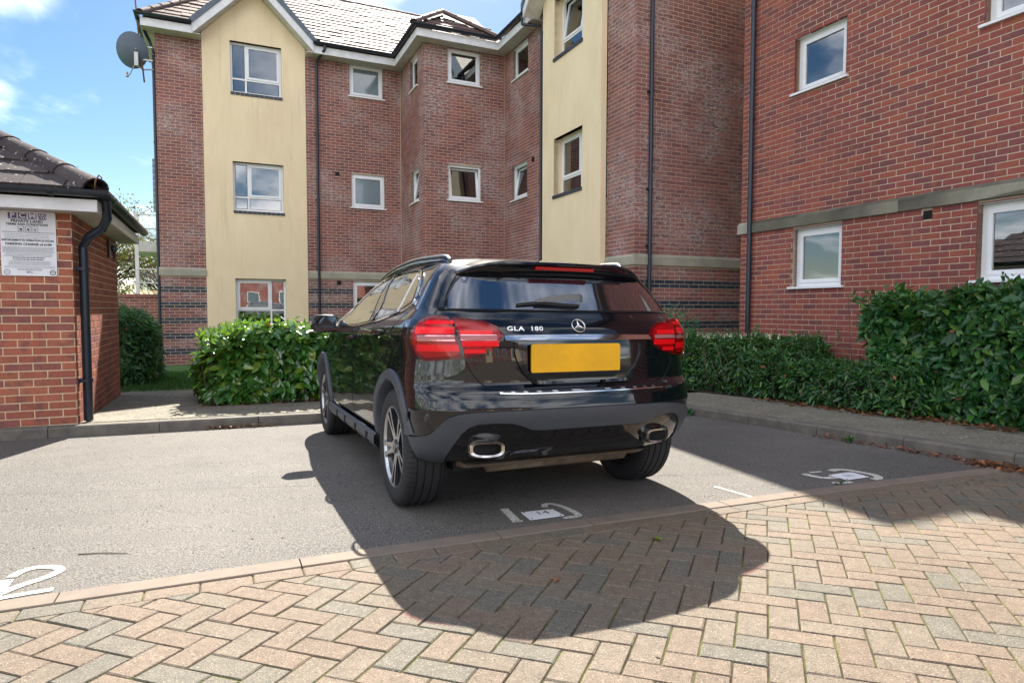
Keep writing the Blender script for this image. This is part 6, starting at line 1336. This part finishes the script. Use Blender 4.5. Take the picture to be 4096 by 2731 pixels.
# --- wheels
def wheel(X, sd_, spin):
    W_ = .235; yo = sd_ * .895; yi = yo - sd_ * W_; yc = (yo + yi) / 2; R = .345
    mb = MB(); hw = W_ / 2; prof = [(.232, -hw + .012), (.240, -hw + .004), (.27, -hw - .004), (.305, -hw - .002), (.326, -hw + .007), (.337, -hw + .017)]
    tr = []; g = [-.075, -.030, .016, .060]
    for gx in g: tr += [(.3445, gx - .005), (.337, gx - .004), (.337, gx + .004), (.3445, gx + .005)]
    prof += [(.3430, -.088)] + tr + [(.3430, .088)] + [(r, -y) for r, y in prof[::-1]]
    mb.lathe([(r, y) for r, y in prof], 72, 'y')
    ty = mb.build('tyre', M_rubber, None, smooth=True, angle=35)
    # lateral sipes
    sp = MB()
    for k in range(72):
        a = 2 * math.pi * k / 72
        for sg_ in (-1, 1):
            p = []
            for yy, rr in ((.1135, .3215), (.106, .3335), (.098, .3395), (.088, .3434), (.070, .3450)):
                for da in (-.006, .006): p.append((rr * math.cos(a + da), sg_ * yy, rr * math.sin(a + da)))
            sp.add(p, [(2 * q, 2 * q + 1, 2 * q + 3, 2 * q + 2) for q in range(4)])
    spo = sp.build('tread_sipes', M_gap, ty, kind='stuff')
    mb = MB(); o = hw  # rim barrel, profile from outer lip inwards; +y is outward here
    mb.lathe([(.233, o - .002), (.240, o - .006), (.236, o - .018), (.222, o - .03), (.212, o - .06), (.205, 0), (.208, -hw + .02), (.235, -hw + .01)], 56, 'y'); mb.lathe([(.205, -.02), (.0, -.02)], 40, 'y')
    rim = mb.build('rim', M_alloyd, None, smooth=True, angle=40)
    mb = MB(); mb.lathe([(.225, o - .024), (.2335, o - .0035), (.2385, o - .0045), (.240, o - .010)], 56, 'y'); lip = mb.build('rim_lip', M_alloy, rim, smooth=True)
    kids = [ty, rim]
    for k in range(5):
        a0 = spin + k * 2 * math.pi / 5
        for q in (-1, 1):
            mb = MB(); mm = MB(); P = []
            rr = [.045, .085, .13, .18, .228]; off = [.05, .12, .155, .165, .205]
            path = [(r, a0 + q * w_) for r, w_ in zip(rr, (.30, .17, .17, .15, .16))]; wd = [.020, .016, .013, .012, .018]; yt = [o - .026, o - .022, o - .018, o - .014, o - .010]
            v = []; vt = []
            for (r, a), w_, y in zip(path, wd, yt):
                c = A3([r * math.cos(a), 0, r * math.sin(a)]); tt = A3([-math.sin(a), 0, math.cos(a)])
                v += [c - tt * w_ + A3([0, y - .035, 0]), c - tt * w_ + A3([0, y, 0]), c + tt * w_ + A3([0, y, 0]), c + tt * w_ + A3([0, y - .035, 0])]
                vt += [c - tt * (w_ - .003) + A3([0, y + .0008, 0]), c + tt * (w_ - .003) + A3([0, y + .0008, 0])]
            mb.add(v, [(4 * i + j, 4 * i + 4 + j, 4 * i + 4 + (j + 1) % 4, 4 * i + (j + 1) % 4) for i in range(4) for j in range(4)]); s_ = mb.build('spoke', M_alloyd, None); kids.append(s_)
            mm.add(vt, [(2 * i, 2 * i + 2, 2 * i + 3, 2 * i + 1) for i in range(4)]); f_ = mm.build('spoke_face', M_alloy, rim)
    mb = MB(); mb.lathe([(.06, o - .05), (.058, o - .026), (.034, o - .020), (.030, o - .012), (0, o - .010)], 24, 'y'); kids.append(mb.build('hub_cap', M_alloyd, None, smooth=True, angle=35))
    mb = MB()
    for k in range(5):
        a = spin + (k + .5) * 2 * math.pi / 5; mb.lathe([(.010, o - .03), (.010, o - .017), (0, o - .016)], 8, 'y', (.05 * math.cos(a), 0, .05 * math.sin(a)))
    kids.append(mb.build('wheel_bolts', M_alloy, None)); mb = MB(); mb.lathe([(.150, o - .10), (.150, o - .085), (.05, o - .085)], 32, 'y'); kids.append(mb.build('brake_disc', M_satin, None, smooth=True, angle=30))
    # flip for the right-hand side and place; the tyre carries the wheel name
    wroot = MB(); wroot.lathe([(.03, -.12), (.03, .02)], 12, 'y'); wh = wroot.build('wheel', M_dark, CAR)
    wh.matrix_local = Matrix.Translation((X, yc, R)) @ (Matrix.Identity(4) if sd_ > 0 else Matrix.Rotation(math.pi, 4, 'Z'))
    for k_ in kids: k_.parent = wh
    # keep to three levels: rim lip and faces hang on the wheel too
    for o_ in list(COL.objects):
        if o_.parent in (rim, ty): o_.parent = wh
for X in (0, 2.70):
    for sd_ in (1, -1): wheel(X, sd_, math.radians(90 + 36 * (X == 0)) + .1)
bpy.context.view_layer.update()
